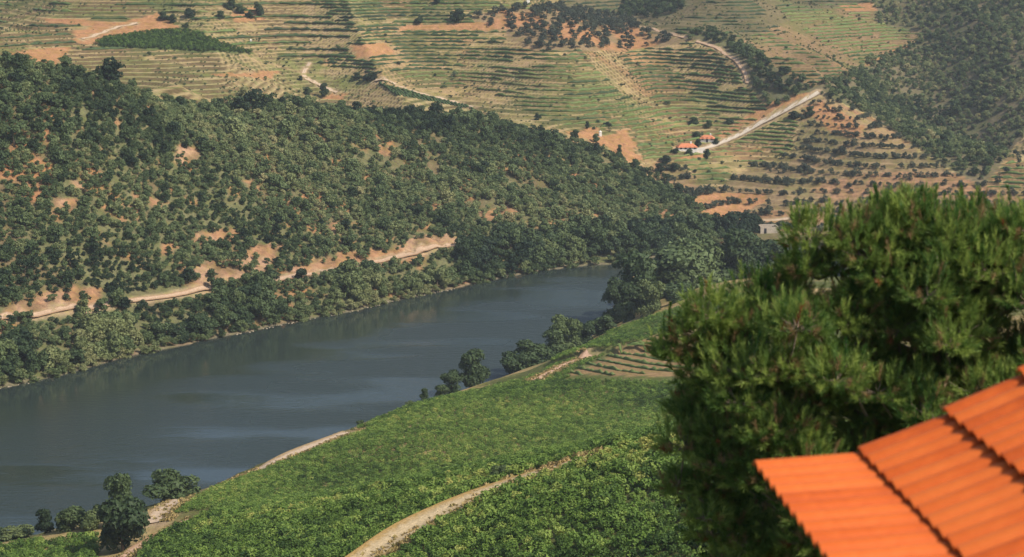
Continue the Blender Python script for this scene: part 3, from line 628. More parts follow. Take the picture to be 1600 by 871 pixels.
for n_, (px, py, s, row, uu) in enumerate(bx):
    z = float(height(px, py)); t = float(np.clip(0.45 + (vnoise(px, py, 22, 51) - .5) * .9 + rng.normal(0, .15) + (0.16 if row == 0 else -0.06), 0, 1))
    if uu > 700: t -= 0.14; s *= 1.1
    if n_ >= 300: restb.append((px, py, z - .1, s, t)); continue
    c = 'dark green' if t < .3 else ('mid green' if t < .52 else 'pale green')
    zone = 'at left edge' if uu < 150 else ('below first open road stretch' if uu < 340 else ('below the orange road cut' if uu < 460 else ('by the middle reach' if uu < 640 else ('where the river narrows' if uu < 860 else 'at the river bend'))))
    tree_obj('riverside_tree', None, px, py, z, s, t, '%s %s far bank tree %s, %s' % ('tall' if s > 7 else ('middling' if s > 5.6 else 'smaller'), c, ['on the waterline', 'close to the water', 'in mid belt', 'in the upper belt', 'against the bank road'][int(row)], zone), 'tree', 'belt of trees along the far bank', rng.uniform(.85, 1.15), RIVM[rng.integers(6)])
RIVC = [combined('thicket_bush', k, 180 + i, 700, .11, M_RIV, w=1.15, h=.95, trunk=.02) for i, k in enumerate(['bush', 'dome', 'tall', 'bush'])]
q = np.array(restb); scatter('riverside_thicket', q[:, :3], rots(len(q)), np.stack([q[:, 3]] * 3, 1), q[:, 4], RIVC, 'low leafy thicket along the waterline of the far bank')
kp = bx
# pale stones along the waterline
sv, sf = tube([(0, 0, -.5), (0, 0, -.2), (0.05, 0, .3), (0, 0, .42)], [.5, .62, .45, .1], 6); ROCK = [mesh('stone', sv, sf, flat('shore_stone', (0.34, 0.28, 0.2), 0.9, .3, 2))]
q = rng.uniform(0, L_[-1], 900); q = q[vnoise(q, 0 * q, 30, 5) > .5]; n9 = len(q); px = np.interp(q, L_, seg[:, 0]); py = np.interp(q, L_, seg[:, 1]) + rng.uniform(-1.6, .6, n9); s = rng.uniform(.15, .55, n9)
scatter('shore_stones', np.stack([px, py, np.full(n9, .05)], 1), rots(n9), np.stack([s, s, s * .6], 1), np.zeros(n9), ROCK, 'pale stones along the waterline of the far bank')

# --- single trees with their own place and look
def big_tree(kind, seed, n_, size, mt, w, h, trunk): (a, t) = make_tree(kind, seed, n_, size, w=w, h=h, trunk=trunk); return mesh('crown', a[0], a[1], mt), mesh('trunk', t[0], t[1], M_BARK)
BANK = [big_tree('dome', 301, 3000, 0.075, M_OAK, 1.15, 1.0, .02), big_tree('tall', 302, 4200, 0.065, M_RIV, 1.0, 1.1, -.06), big_tree('bush', 303, 3200, 0.07, M_RIV, 1.15, .95, -.04), big_tree('tall', 304, 4200, 0.065, M_OAK, 1.0, 1.1, 0), big_tree('dome', 305, 3600, 0.07, M_RIV, 1.1, 1.0, 0)]
ONES = [(270, 340, 82, 58, 0, .2, 'round dark tree standing alone at the end of the pale track by the river'), (192, 300, 92, 104, 2, .2, 'upright bushy dark green tree at the foot of the pink earth track'), (190, 318, 56, 82, 3, .2, 'dark tree rising behind the upright bushy tree'),
        (72, 325, 32, 40, 3, .16, 'small dark tree on the bank above the lower left vines'), (116, 320, 58, 46, 2, .36, 'mid green spreading tree left of the upright bushy tree'), (146, 317, 44, 44, 4, .5, 'pale olive green tree tucked behind the upright bushy tree'), (34, 328, 62, 30, 2, .5, 'low pale green bush on the bank at lower left'), (2, 328, 50, 30, 4, .35, 'low green bush at the bottom left edge of the bank'), (98, 326, 26, 30, 2, .42, 'small green bush between the small dark tree and the spreading tree'),
        (735, 438, 54, 62, 3, .16, 'tall dark tree standing alone above the top edge of the upper vineyard'), (706, 432, 36, 36, 1, .24, 'smaller dark tree left of the tall one on the vineyard edge'), (690, 428, 24, 24, 2, .3, 'little tree next to the pair on the vineyard edge'), (664, 420, 15, 20, 3, .2, 'tiny dark tree at the left end of the vineyard edge row'), (640, 408, 16, 12, 2, .4, 'tiny pale bush on the vineyard edge by the water'), (563, 392, 14, 12, 2, .3, 'tiny dark bush on the vineyard edge left of the row of trees'),
        (785, 237, 36, 28, 2, .3, 'grey green round bush beside the straw coloured track'),
        (800, 456, 58, 50, 2, .26, 'dark bushy tree at the left end of the near bank thicket'), (838, 462, 62, 54, 4, .2, 'dark rounded tree in the near bank thicket'), (868, 472, 44, 50, 3, .26, 'dark tree beside the yellowish tree in the near bank thicket'), (884, 482, 54, 64, 1, .55, 'yellowish green tree standing over the near bank thicket'), (915, 488, 46, 46, 2, .22, 'dark low tree right of the yellowish tree'), (938, 494, 46, 44, 4, .18, 'dark low tree where the thicket meets the tall trees'),
        (968, 512, 50, 84, 1, .22, 'slim dark tree at the water end of the tall near bank trees'), (996, 520, 84, 118, 3, .14, 'tallest dark tree of the near bank clump over the river bend'), (1040, 530, 105, 112, 0, .4, 'broad brownish green tree behind the vine terraces'), (1085, 540, 100, 108, 0, .42, 'broad brownish tree between the river bend and the pine'), (1120, 548, 86, 96, 4, .3, 'grey green tree showing at the left shoulder of the pine'), (1016, 500, 44, 66, 1, .56, 'pale yellowish tree in front of the tallest dark tree'), (978, 505, 40, 50, 2, .3, 'green bush at the foot of the tallest dark tree'), (1058, 505, 60, 50, 2, .25, 'dark bush above the end of the vine terraces'), (1150, 545, 80, 96, 3, .2, 'dark tree half hidden by the left side of the pine'), (1178, 550, 84, 72, 0, .2, 'dark tree between the stone hut and the pine'), (1210, 553, 84, 74, 3, .24, 'dark tree just behind the top left shoulder of the pine')]
for u, D, wpx, hpx, kd, t, lb in ONES:
    x = float(xU(u, D)); s = wpx / (F / D) / 0.8; hh = hpx / (F / D) * (.8 if u > 950 else (.88 if 790 < u < 950 else 1))
    z = float(height(x, D)); o = tree_obj('bush' if 'bush' in lb.split(' on')[0].split(' at')[0] and 'tree' not in lb.split()[:5] else 'bank_tree', None, x, D, z, s, t, lb, 'bush' if ' bush ' in lb[:32] else 'tree', 'trees and bushes on the near bank', 1, BANK[kd])
    o.scale = (s * .95, s * .95, hh * 1.08)
LONE = [(715, 36, 28, 26, .1, 'large round dark tree alone above the middle terraces'), (255, 32, 20, 14, .12, 'dark tree at the left of the pair above the lush vineyard'), (268, 36, 18, 16, .16, 'dark tree at the right of the pair above the lush vineyard'), (297, 29, 20, 18, .1, 'dark round tree above the right end of the lush vineyard'), (290, 46, 13, 12, .2, 'small tree on the top corner of the lush vineyard'), (345, 30, 18, 14, .12, 'dark bush left of the hilltop tree cluster'), (362, 16, 22, 20, .2, 'green tree in the hilltop tree cluster'), (375, 22, 22, 18, .25, 'pale green tree in the hilltop tree cluster'), (390, 30, 16, 12, .14, 'small dark tree in the hilltop tree cluster'), (405, 24, 20, 24, .08, 'tall dark tree at the right of the hilltop tree cluster'), (683, 6, 16, 14, .14, 'dark tree at the top edge left of the large round tree'), (655, 38, 20, 12, .2, 'low dark bush left of the large round tree'),
        (558, 124, 18, 10, .12, 'dark bush at the left of the hedge on the terraces'), (574, 126, 22, 12, .14, 'dark bush in the middle of the hedge on the terraces'), (584, 128, 16, 14, .06, 'darkest bush at the right of the hedge on the terraces'), (840, 188, 13, 13, .12, 'small round dark tree on the terraces above the wooded crest'), (897, 220, 20, 20, .08, 'dark tree left of the tiny white hut'), (918, 202, 9, 12, .15, 'small dark tree above the tiny white hut'), (949, 198, 15, 10, .12, 'small dark tree right of the tiny white hut'), (930, 222, 16, 14, .3, 'green bush at the foot of the tiny white hut'), (968, 240, 10, 14, .2, 'small tree on the orange bare slope below the tiny white hut'),
        (1104, 250, 13, 19, .08, 'dark tree on the earth below the white houses'), (1040, 258, 20, 16, .12, 'dark tree left of the white houses, upper of three'), (1030, 270, 20, 16, .14, 'dark tree left of the white houses, lowest of three'), (1052, 268, 22, 16, .14, 'dark tree left of the white houses, nearest the slope'), (1063, 310, 26, 24, .05, 'large dark tree alone on the red terraces'), (1083, 316, 14, 12, .2, 'small tree beside the large dark tree on the red terraces'), (1392, 332, 42, 34, .05, 'large dark blue green tree showing just above the pine top'), (1085, 196, 22, 14, .25, 'grey green tree above the houses, left of two'), (1108, 200, 16, 12, .25, 'grey green tree above the houses, right of two'), (1140, 196, 14, 10, .15, 'round bush beside the pale ridge road'), (1240, 188, 22, 16, .12, 'dark tree below the top of the pale ridge road'), (1265, 182, 18, 16, .1, 'dark tree below the end of the pale ridge road'), (1090, 229, 15, 12, .1, 'dark bush between the two white houses'), (1054, 240, 16, 10, .14, 'dark bush at the left end of the longer white house'), (1076, 243, 18, 7, .2, 'low bush in front of the longer white house'), (1118, 226, 14, 9, .2, 'bush at the right end of the smaller white house'), (1088, 215, 20, 12, .14, 'dark tree behind the two white houses'), (470, 126, 10, 8, .15, 'small bush at the zigzag track'), (505, 152, 20, 22, .12, 'dark tree on the crest below the zigzag track'), (480, 150, 16, 16, .14, 'green tree on the crest left of the zigzag track')]
for u, v, wpx, hpx, t, lb in LONE:
    (x, y), = hit(u, v, 640); s = wpx / (F / y); hh = hpx / (F / y)
    o = tree_obj('lone_tree' if 'tree' in lb else 'lone_bush', None, x, y, float(height(x, y)), s, t, lb, 'tree' if 'tree' in lb.split(' of ')[0] else 'bush', None, 1, BANK[[0, 3, 4][rng.integers(3)]]); o.scale = (s * .95, s * .95, max(hh, .6 * s))

# ------------------------------------------------------------------ vineyards
# near slope: closed canopy, one mass per block
ang = math.radians(38); ca_, sa_ = math.cos(ang), math.sin(ang)
def canopy(name, cond, rs, bs, smin, smax, label, tfun, kinds=None):
    a, b_ = np.meshgrid(np.arange(-420, 420, bs), np.arange(-120, 560, rs), indexing='ij')
    a = a + rng.uniform(-.3, .3, a.shape) * bs; b_ = b_ + rng.normal(0, .12, b_.shape)
    x = (a * ca_ - b_ * sa_).ravel(); y = (a * sa_ + b_ * ca_).ravel() + 150
    kk = (y > 150) & (y < 490) & (np.abs(x) < 125); x, y = x[kk], y[kk]
    u = uD(x, y); kk = (u > -60) & (u < 1330) & (y < edgeD(u)) & (land(x, y) == 0); x, y, u = x[kk], y[kk], u[kk]
    z, u2, v2 = visible_px(x, y); kk = cond(x, y, u, z, v2) & ~near_track(x, y, .8, [0, 2, 3, 4]) & ~near_track(x, y + 0, 1.2, [1]) & ~near_track(x, y + 2.2, .6, [0, 1, 2, 3]) & (z > 2) & (rng.random(len(x)) < .96); x, y, u, z = x[kk], y[kk], u[kk], z[kk]
    s = rng.uniform(smin, smax, len(x)) * ((.85 + .15 * vnoise(x, y, 2.6, 61)) if kinds else (.62 + .6 * vnoise(x, y, 2.6, 61))); t = np.clip(tfun(x, y, u) + rng.normal(0, .1, len(x)), 0, 1)
    scatter(name, np.stack([x, y, z - .1], 1), rots(len(x)), np.stack([s * 1.05, s * 1.05, s * (.8 if kinds else 1)], 1), t, kinds or VINES, label)
    return len(x)
def crD(u): return np.interp(u, [240, 300, 500, 700, 800, 930, 1045, 1400], [284, 294, 264, 246, 236, 228, 218, 200])
tmid = lines[0][1]
def right_of(x, y):
    i = np.argmin((x[:, None] - tmid[None, :, 0]) ** 2 + (y[:, None] - tmid[None, :, 1]) ** 2, 1); t = np.gradient(tmid, axis=0)[i]
    return (t[:, 0] * (y - tmid[i, 1]) - t[:, 1] * (x - tmid[i, 0])) < 0
STR = [(880, 588), (905, 574), (960, 549), (1028, 522), (1100, 512), (1100, 592)]
yel = lambda x, y, u: .4 + .3 * np.exp(-((y - crD(u) + 5) / 9) ** 2) * (u > 300) + (vnoise(x, y, 16, 62) - .5) * .4
ct.append(canopy('left_vineyard', lambda x, y, u, z, v: (u < 240) & (y > 270) & ((u < 150) | (v > 900)), 1.9, .9, .95, 1.25, 'vine canopy of the small block at the lower left corner', lambda x, y, u: .4 + 0 * x))
ct.append(canopy('middle_vineyard', lambda x, y, u, z, v: (u > 215) & (y < crD(u) + 8) & ~right_of(x, y) & (y > 185) & (u < 1000), 1.75, .95, .8, 1.2, 'leafy vine canopy of the near block left of the straw track', yel))
ct.append(canopy('right_vineyard', lambda x, y, u, z, v: (y < crD(u) + 8) & right_of(x, y) & (u > 500), 1.75, .95, .8, 1.2, 'leafy vine canopy of the near block between the straw track and the pine', yel))
ct.append(canopy('upper_vineyard', lambda x, y, u, z, v: (y > crD(u) + 8) & (u > 262) & (u < 1200) & ~inpoly(u, v, STR) & ~inpoly(u, v - 7, STR) & ((y < 425) | (v > 452)) & ~((u < 330) & (y < 316)), 1.45, .8, .72, 1.0, 'broad green vine canopy between the near crest and the river', lambda x, y, u: .38 + (vnoise(x, y, 20, 63) - .5) * .4 + .12 * vnoise(x, y, 5, 64), FINE))
# far lush block
x, y = jgrid(-280, -100, 780, 900, 1.5); z, u, v = visible_px(x, y); kk = inpoly(u, v, Z_LUSH) & (land(x, y) == 2)
scatter('lush_vineyard', np.stack([x[kk], y[kk], z[kk]], 1), rots(kk.sum()), np.full((kk.sum(), 3), 1.25), np.full(kk.sum(), .2), VINES, 'dark green vineyard patch on the upper left hillside'); ct.append(int(kk.sum()))

# vine rows as leafy hedges that follow a line on the ground
def hedge(c, z, w, h, seed, gapf=.13):
    """leafy prism with ragged top along the line c"""
    g = np.random.default_rng(seed); n_ = len(c)
    t = np.gradient(c, axis=0); t /= np.linalg.norm(t, axis=1)[:, None] + 1e-9; nr = np.stack([-t[:, 1], t[:, 0]], 1)
    prof = np.array([(-.5, 0.05), (-.62, .45), (-.3, .92), (.25, 1.0), (.6, .5), (.5, 0.05)])
    j = g.uniform(.45, 1.5, (n_, 6)); hj = g.uniform(.4, 1.3, n_); gap = (g.random(n_) < gapf); hj[gap] *= .35
    hj[0] *= .4; hj[-1] *= .4
    off = prof[None, :, 0] * w * j * np.where(gap, .5, 1)[:, None]
    Vv = np.concatenate([c[:, None] + nr[:, None] * off[..., None], (z[:, None] + prof[None, :, 1] * h * hj[:, None] * (.8 + .4 * g.random((n_, 6))) - .08)[..., None]], -1)
    a = np.arange(n_ * 6).reshape(n_, 6)
    q = np.stack([a[:-1, :-1], a[1:, :-1], a[1:, 1:], a[:-1, 1:]], -1).reshape(-1, 4)
    return Vv.reshape(-1, 3), q
rows = []
colx = np.arange(-300, 300, 1.6); yy = np.arange(640, 1075, 0.8)
CX, CY = np.meshgrid(colx, yy, indexing='ij'); CZ = base_z(CX, CY)
am = np.where(CY < crestD(uD(CX, CY)) + 25, CZ, 1e9).argmin(1)
for k in range(1, 110):
    lev = k * STEP + 0.12 * STEP
    up = (CZ > lev) & (np.arange(len(yy))[None] > am[:, None])
    i = up.argmax(1); good = up.any(1) & (i > 1)
    i = np.maximum(i, 1); r = np.arange(len(colx)); f = (lev - CZ[r, i - 1]) / (CZ[r, i] - CZ[r, i - 1] + 1e-9); ry = yy[i - 1] + np.clip(f, 0, 1) * 0.8
    zz = np.full(len(colx), lev); u, v = proj(colx, ry, zz)
    gap = fbm(colx, ry, 22, 70 + k * 1.3, 2) > 0.68
    good &= vine_ok(colx, ry, u, v) & (u > -20) & (u < 1620) & (v > -12) & ~near_track(colx, ry, .6) & ~gap & ~anyp(u, v, OR[:3] + OR[4:8])
    lf = inpoly(u, v, Z_LEFT)
    if k % 2: good &= ~lf
    good &= np.r_[True, np.abs(np.diff(ry)) < 3.0]
    st = None
    for q in range(len(colx) + 1):
        g_ = q < len(colx) and good[q] and not (st is not None and q - st > 34 and rng.random() < .04)
        if g_ and st is None: st = q
        if not g_ and st is not None:
            if q - st >= 5:
                sl_ = slice(st, q); rows.append((np.stack([colx[sl_], ry[sl_]], 1), height(colx[sl_], ry[sl_]), np.ptp(u[sl_]), u[sl_].mean(), v[sl_].mean(), bool(lf[sl_].mean() > .5)))
            st = None
rows.sort(key=lambda r: -r[2])
def row_style(r):
    u, v = r[3], r[4]; x, y = r[0].mean(0)
    t = .47 + (vnoise(x, y, 45, 81) - .5) * .8 + rng.normal(0, .08)
    for pl, c in mg:
        if inpoly(np.array([u]), np.array([v]), pl)[0]: t -= .2
    if inpoly(np.array([u]), np.array([v]), Z_BACK)[0]: t -= .25  # back hill rows tinted darker, matching the painted shade of their ground
    return float(np.clip(t, .05, .85))
def where(u, v):
    if u < 560 and v < 170: return 'on the broad left terraces'
    if inpoly(np.array([u]), np.array([v]), Z_BACK)[0]: return 'on the darkened back hill'
    if inpoly(np.array([u]), np.array([v]), Z_BROWN)[0]: return 'on the brown hill parcel at upper right'
    if u > 1400: return 'on the striped terraces at the right edge'
    if v > 170: return 'on the lower terraces near the white houses'
    return 'on the fine terraces of the middle hillside'
restV, restF, no = [], [], 0
for i, r in enumerate(rows):
    w_, h_ = (1.3, 1.0) if r[5] else (.85, .95)
    Vv, q = hedge(r[0], r[1], w_, h_, 400 + i); t = row_style(r)
    if i < 300:
        o = link('vine_row', mesh('vine_row', Vv, q, M_ROW)); o['tint'] = t
        c = 'dark green' if t < .3 else ('green' if t < .5 else 'dry yellowish')
        tag(o, '%s %s vine row %s' % ('long' if r[2] > 130 else ('middling' if r[2] > 70 else 'short'), c, spot(r[3], r[4])), 'vine row', 'vine rows on the far terraces')
    else: restV.append(Vv); restF.append(q + no); no += len(Vv)
if restV:
    o = link('short_vine_rows', mesh('short_vine_rows', np.concatenate(restV), np.concatenate(restF), M_ROW)); o['tint'] = .4
    tag(o, 'shorter vine rows and tufts between the long rows of the far terraces', kind='stuff')
ct.append(len(rows))
x, y = jgrid(-300, 300, 690, 1075, 2.6); z = base_z(x, y); lev = (np.round(z / STEP - .1) + .1) * STEP; gy = (base_z(x, y + 1.5) - base_z(x, y - 1.5)) / 3
y = np.where(rng.random(len(y)) < .75, y + np.clip((lev - z) / np.where(np.abs(gy) < .12, .4, gy), -2, 2), y); z, u, v = visible_px(x, y); mt_ = fbm(x, y, 17, 95, 3)
ok = vine_ok(x, y, u, v) & (u > -20) & (u < 1620) & (v > -15) & ~near_track(x, y, .8) & (rng.random(len(x)) < np.where(mt_ > .55, .55, .2) * np.where(anyp(u, v, OR), .25, 1))
q = rng.lognormal(-.15, .4, ok.sum()) * .95; scatter('terrace_tufts', np.stack([x[ok], y[ok], z[ok] - .05], 1), rots(len(q)), np.stack([q * 1.2, q * 1.2, q * .8], 1), np.clip(.42 + rng.normal(0, .2, len(q)), 0, 1), OAKS, 'tufts, weeds and single vines on the terrace edges of the far hill')
# tan strip of vine terraces above the upper vineyard, each row by itself
for i in range(10):
    f = i / 9; us, vs = 886 + f * 140, 582 - f * 57
    pts = [(us, vs), (us + 25, vs + 5), (us + 60, vs + 12), (us + 95, vs + 17), (us + 140, vs + 21), (us + 200, vs + 24)]
    pts = [p for p in pts if p[0] < 1100 and p[1] < 589]
    if len(pts) < 2: pts = [(us, vs), (us + 25, vs + 4)]
    c = poly_hit(pts, .8); z = height(c[:, 0], c[:, 1])
    Vv, q = hedge(c, z, .62, .72, 900 + i, .03); o = link('terrace_vine_row', mesh('terrace_vine_row', Vv, q, M_ROW)); o['tint'] = .58
    ordn = ['lowest', 'second', 'third', 'fourth', 'fifth', 'sixth', 'seventh', 'eighth', 'ninth', 'topmost'][i]
    tag(o, '%s vine row counted upward on the tan terrace strip left of the pine' % ordn, 'vine row', 'vine rows on the tan terrace strip')
# young diagonal rows below the straight earth track
for i in range(22):
    f = i / 21; a_ = np.array([(592 + f * 140, 131 + f * 36), (606 + f * 134, 139 + f * 32), (622 + f * 118, 150 + f * 22)])
    c = poly_hit(a_[:, :].tolist(), 1.2)
    if len(c) < 4: continue
    z = height(c[:, 0], c[:, 1]); Vv, q = hedge(c, z, .8, .9, 950 + i); o = link('young_vine_row', mesh('young_vine_row', Vv, q, M_ROW)); o['tint'] = .22
    tag(o, 'short young vine row slanting down beside the straight earth track', 'vine row', 'young slanting vine rows')

gv_, gf_ = leaves(np.c_[rng.normal(0, .28, (26, 2)), rng.uniform(.05, .4, 26)], np.c_[rng.normal(0, 1, (26, 2)), np.zeros(26)], .4, True)
M_DRY = leafmat('dry_grass', [(.14, .15, .045), (.3, .24, .09), (.46, .34, .15), (.52, .42, .22)], .2, 3); GRS = [mesh('grass_tuft', gv_, gf_, M_DRY)]
gp = []
for k_, lim in ((0, 1.0), (1, .9), (2, .95), (3, .95), (4, .95)):
    c = lines[k_][1]; t = np.gradient(c, axis=0); t /= np.linalg.norm(t, axis=1)[:, None]; i = rng.integers(0, len(c), 26 * len(c)); sd = rng.choice([-1, 1], len(i)) * (1 - rng.random(len(i)) ** 2 * .55) * lines[k_][2] / 2 * 1.18
    mid = rng.random(len(i)) < (.1 if k_ == 0 else .03); sd = np.where(mid, rng.normal(0, .22, len(i)), sd); gp.append(np.c_[c[i, 0] - t[i, 1] * sd + rng.normal(0, .3, len(i)), c[i, 1] + t[i, 0] * sd + rng.normal(0, .6, len(i))])
gp = np.concatenate(gp); q = rng.uniform(.35, 1.0, len(gp)); scatter('dry_grass', np.c_[gp, height(gp[:, 0], gp[:, 1]) + .12], rots(len(gp)), np.stack([q, q, q * .8], 1), rng.uniform(.2, .8, len(gp)), GRS, 'dry straw coloured grass along the edges of the vineyard tracks')
# ------------------------------------------------------------------ far houses
M_WALL = flat('white_wall', (0.74, 0.70, 0.64), .9, .08, 1.5); M_TILE_FAR = flat('far_roof', (0.55, 0.20, 0.10), .9, .2, 2); M_STONE = flat('pale_stone', (0.45, 0.38, 0.3), .95, .2, 2); M_DARK = flat('window_dark', (0.03, 0.03, 0.035), .3, .1, 1, .5)
def box(x0, x1, y0, y1, z0, z1):
    return [(x0, y0, z0), (x1, y0, z0), (x1, y1, z0), (x0, y1, z0), (x0, y0, z1), (x1, y0, z1), (x1, y1, z1), (x0, y1, z1)], [(0, 3, 2, 1), (4, 5, 6, 7), (0, 1, 5, 4), (1, 2, 6, 5), (2, 3, 7, 6), (3, 0, 4, 7)]
def far_house(u, v, L, D_, hw, hr, rz, label, nwin, name='farmhouse', chimney=True):
    (x, y), = hit(u, v, 640); z = float(height(x, y)); o = empty(name, (x, y, z - .2), rz); tag(o, label, 'house')
    vv, ff = box(-L / 2, L / 2, -D_ / 2, D_ / 2, -1.5, hw); w = link('wall', mesh('wall', vv, ff, M_WALL), o)
    e = .4; a, b_ = L / 2 + e, D_ / 2 + e
    rv = [(-a, -b_, hw), (a, -b_, hw), (a, b_, hw), (-a, b_, hw), (-a + b_ * .7, 0, hw + hr), (a - b_ * .7, 0, hw + hr)]
    rf_ = link('roof', mesh('roof', [(p[0], p[1], p[2] + .01) for p in rv], [(0, 1, 5, 4), (1, 2, 5), (2, 3, 4, 5), (3, 0, 4), (3, 2, 1, 0)], M_TILE_FAR), o)
    if chimney:
        vv, ff = box(L * .18, L * .18 + .6, -.3, .3, hw + .3, hw + hr + .7); link('chimney', mesh('chimney', vv, ff, M_WALL), rf_)
    for i in range(nwin):
        cx = -L / 2 + L * (i + .5) / nwin; hgt = (0.0, 2.0) if i == nwin // 2 else (1.0, 2.0)
        vv, ff = box(cx - .45, cx + .45, -D_ / 2 - .03, -D_ / 2 + .1, *hgt); link('door' if i == nwin // 2 else 'window', mesh('opening', vv, ff, M_DARK), w)
    return o
far_house(1073, 236, 7.6, 4.4, 1.7, 1.5, .12, 'longer white house with orange hipped roof at the lower end of the pale road', 4)
far_house(1105, 222, 5.6, 4.2, 1.5, 1.4, -.15, 'smaller white house with red orange roof behind the long one', 3)
(x, y), = hit(1088, 237, 640); z = float(height(x, y)); o = empty('yard_wall', (x, y, z)); tag(o, 'low pale yard wall right of the longer white house', 'wall'); vv, ff = box(-1.5, 3.5, -.2, .2, -1, 1.3); link('wall_face', mesh('wall_face', vv, ff, M_WALL), o)
(x, y), = hit(1200, 364, 640); z = float(height(x, y)); o = empty('stone_hut', (x, y, z), .1); tag(o, 'roofless pale stone hut on the flat ground by the river', 'hut')
for nm, bb in (('front_wall', (-3.2, 3.2, -2, -1.65, -.8, 2.1)), ('back_wall', (-3.2, 3.2, 1.65, 2, -.8, 2.5)), ('side_wall', (-3.2, -2.85, -1.64, 1.64, -.8, 2.3)), ('side_wall', (2.85, 3.2, -1.64, 1.64, -.8, 2.3))):
    vv, ff = box(*bb); link(nm, mesh(nm, vv, ff, M_STONE), o)
vv, ff = box(-1.9, -1.0, -2.03, -1.95, -.5, 1.6); link('doorway', mesh('doorway', vv, ff, M_DARK), o)
def small_hut(u, v, s, hgt, label):
    (x, y), = hit(u, v, 640); z = float(height(x, y)); o = empty('white_hut', (x, y, z), .2); tag(o, label, 'hut')
    vv, ff = box(-s / 2, s / 2, -s / 2, s / 2, -.6, hgt); link('wall', mesh('wall', vv, ff, M_WALL), o)
    e = s / 2 + .12; link('roof', mesh('roof', [(-e, -e, hgt), (e, -e, hgt), (e, e, hgt), (-e, e, hgt), (0, 0, hgt + .6)], [(0, 1, 4), (1, 2, 4), (2, 3, 4), (3, 0, 4), (3, 2, 1, 0)], M_WALL), o)
small_hut(938, 213, 1.0, 1.7, 'tiny white hut on the orange slope above the wooded crest'); small_hut(392, 68, .8, .8, 'tiny white pump hut among the terraces right of the lush vineyard'); small_hut(825, 5, 1.6, 1.3, 'small whitish hut at the top edge above the grove')

# ------------------------------------------------------------------ house with the orange tiled roof in front
D1 = 11.0; e_ = np.array([.087, -1, 0]); e_ /= np.linalg.norm(e_); p_ = np.array([-e_[1], e_[0], 0]); p_ = np.array([1, .087, 0]) / np.hypot(1, .087)
R1 = P(1185, 737, D1)
def on_gable(u, v):
    a, b_ = ray(u, v); d = np.array([float(a), 1, float(b_)]); o = np.array([0, 0, H]); t = np.dot(R1 - o, e_) / np.dot(d, e_); q = o + t * d
    return np.dot(q - R1, p_), q[2] - R1[2]
prof = [(0.0, 0.0), on_gable(1352, 712), on_gable(1485, 650), on_gable(1600, 589)]
d = np.array(prof[3]) - np.array(prof[2]); prof += [tuple(np.array(prof[3]) + d * k) for k in (.95, 1.9, 2.8)]
house = empty('tiled_house', (R1[0], R1[1], 0)); house.rotation_euler.z = math.atan2(p_[1], p_[0])
tag(house, 'house in the lower right corner with a bright orange barrel tiled roof', 'house')
LEN = 7.4      # along the eave, local -y runs toward the viewpoint
M_RT, N, L, b = mat('orange_clay', .62, .25)
oi = N.new('ShaderNodeObjectInfo'); nz = noise(N, L, 5, 6, .65); ad = N.new('ShaderNodeMath'); ad.operation = 'MULTIPLY_ADD'; L.new(oi.outputs['Random'], ad.inputs[0]); ad.inputs[1].default_value = .42; L.new(nz.outputs[0], ad.inputs[2])
r = ramp(N, [(.3, (.38, .062, .008)), (.6, (.555, .104, .013)), (.95, (.64, .148, .025))]); L.new(ad.outputs[0], r.inputs[0]); L.new(r.outputs[0], b.inputs['Base Color']); n4_ = noise(N, L, 40, 4); bump(N, L, b, n4_.outputs[0], .004, .5)
dv, df = [], []
for (a, zz) in prof:
    for yy_ in (0, -LEN): dv.append((max(a, .1) + .02, yy_ - .02, R1[2] + zz - (.05 if a < .05 else .06)))
for i in range(len(prof) - 1): df.append((2 * i, 2 * i + 1, 2 * i + 3, 2 * i + 2))
roof = link('roof', mesh('roof', dv, df, flat('roof_boards', (.12, .08, .05))), house)
PITCHT = .168
def tile_mesh(a, z, ln, sl, i):
    """one barrel and its pan: arch over a shallow channel, thick lower lip"""
    k = 8; sec = [(-.084, .004), (-.07, .002), (-.058, .012)] + [(.056 * math.cos(t) * -1, .012 + .03 * math.sin(t)) for t in np.linspace(0.25, math.pi - .25, k)] + [(.058, .012), (.07, .002), (.0835, .004)]
    V_, F_ = [], []; m_ = len(sec); th = .014
    lift0, lift1 = .058, .004
    for s, lf in ((-.03, lift0), (ln * .5, (lift0 + lift1) / 2), (ln + .05, lift1)):
        for dz in (0, -th):
            for (yy_, zz) in sec: V_.append((s * math.cos(sl) - (zz + lf + dz) * math.sin(sl), yy_, s * math.sin(sl) + (zz + lf + dz) * math.cos(sl)))
    for s in range(2):
        o0, o1 = s * 2 * m_, (s + 1) * 2 * m_
        for j in range(m_ - 1): F_.append((o0 + j, o0 + j + 1, o1 + j + 1, o1 + j)); F_.append((o0 + m_ + j, o1 + m_ + j, o1 + m_ + j + 1, o0 + m_ + j + 1))
        for j in (0, m_ - 1): F_.append((o0 + j, o1 + j, o1 + m_ + j, o0 + m_ + j))
    for j in range(m_ - 1): F_.append((j, m_ + j, m_ + j + 1, j + 1)); q = 4 * m_; F_.append((q + j, q + j + 1, q + m_ + j + 1, q + m_ + j))
    return mesh('tile', V_, F_, M_RT)
for i in range(len(prof) - 1):
    (a0, z0), (a1, z1) = prof[i], prof[i + 1]; ln = math.hypot(a1 - a0, z1 - z0); sl = math.atan2(z1 - z0, a1 - a0); tm = tile_mesh(a0, z0, ln, sl, i)
    for j in range(int(LEN / PITCHT)):
        t = link('tile', tm, roof, (a0, -.1 - j * PITCHT, R1[2] + z0 + i * .001)); t.rotation_euler = (rng.normal(0, .006), rng.normal(0, .004), rng.normal(0, .008))
gz = 98.0; vv, ff = box(.45, prof[-1][0], -LEN + .3, -.35, gz, R1[2] - .1); link('wall', mesh('wall', vv, ff, M_WALL), house)
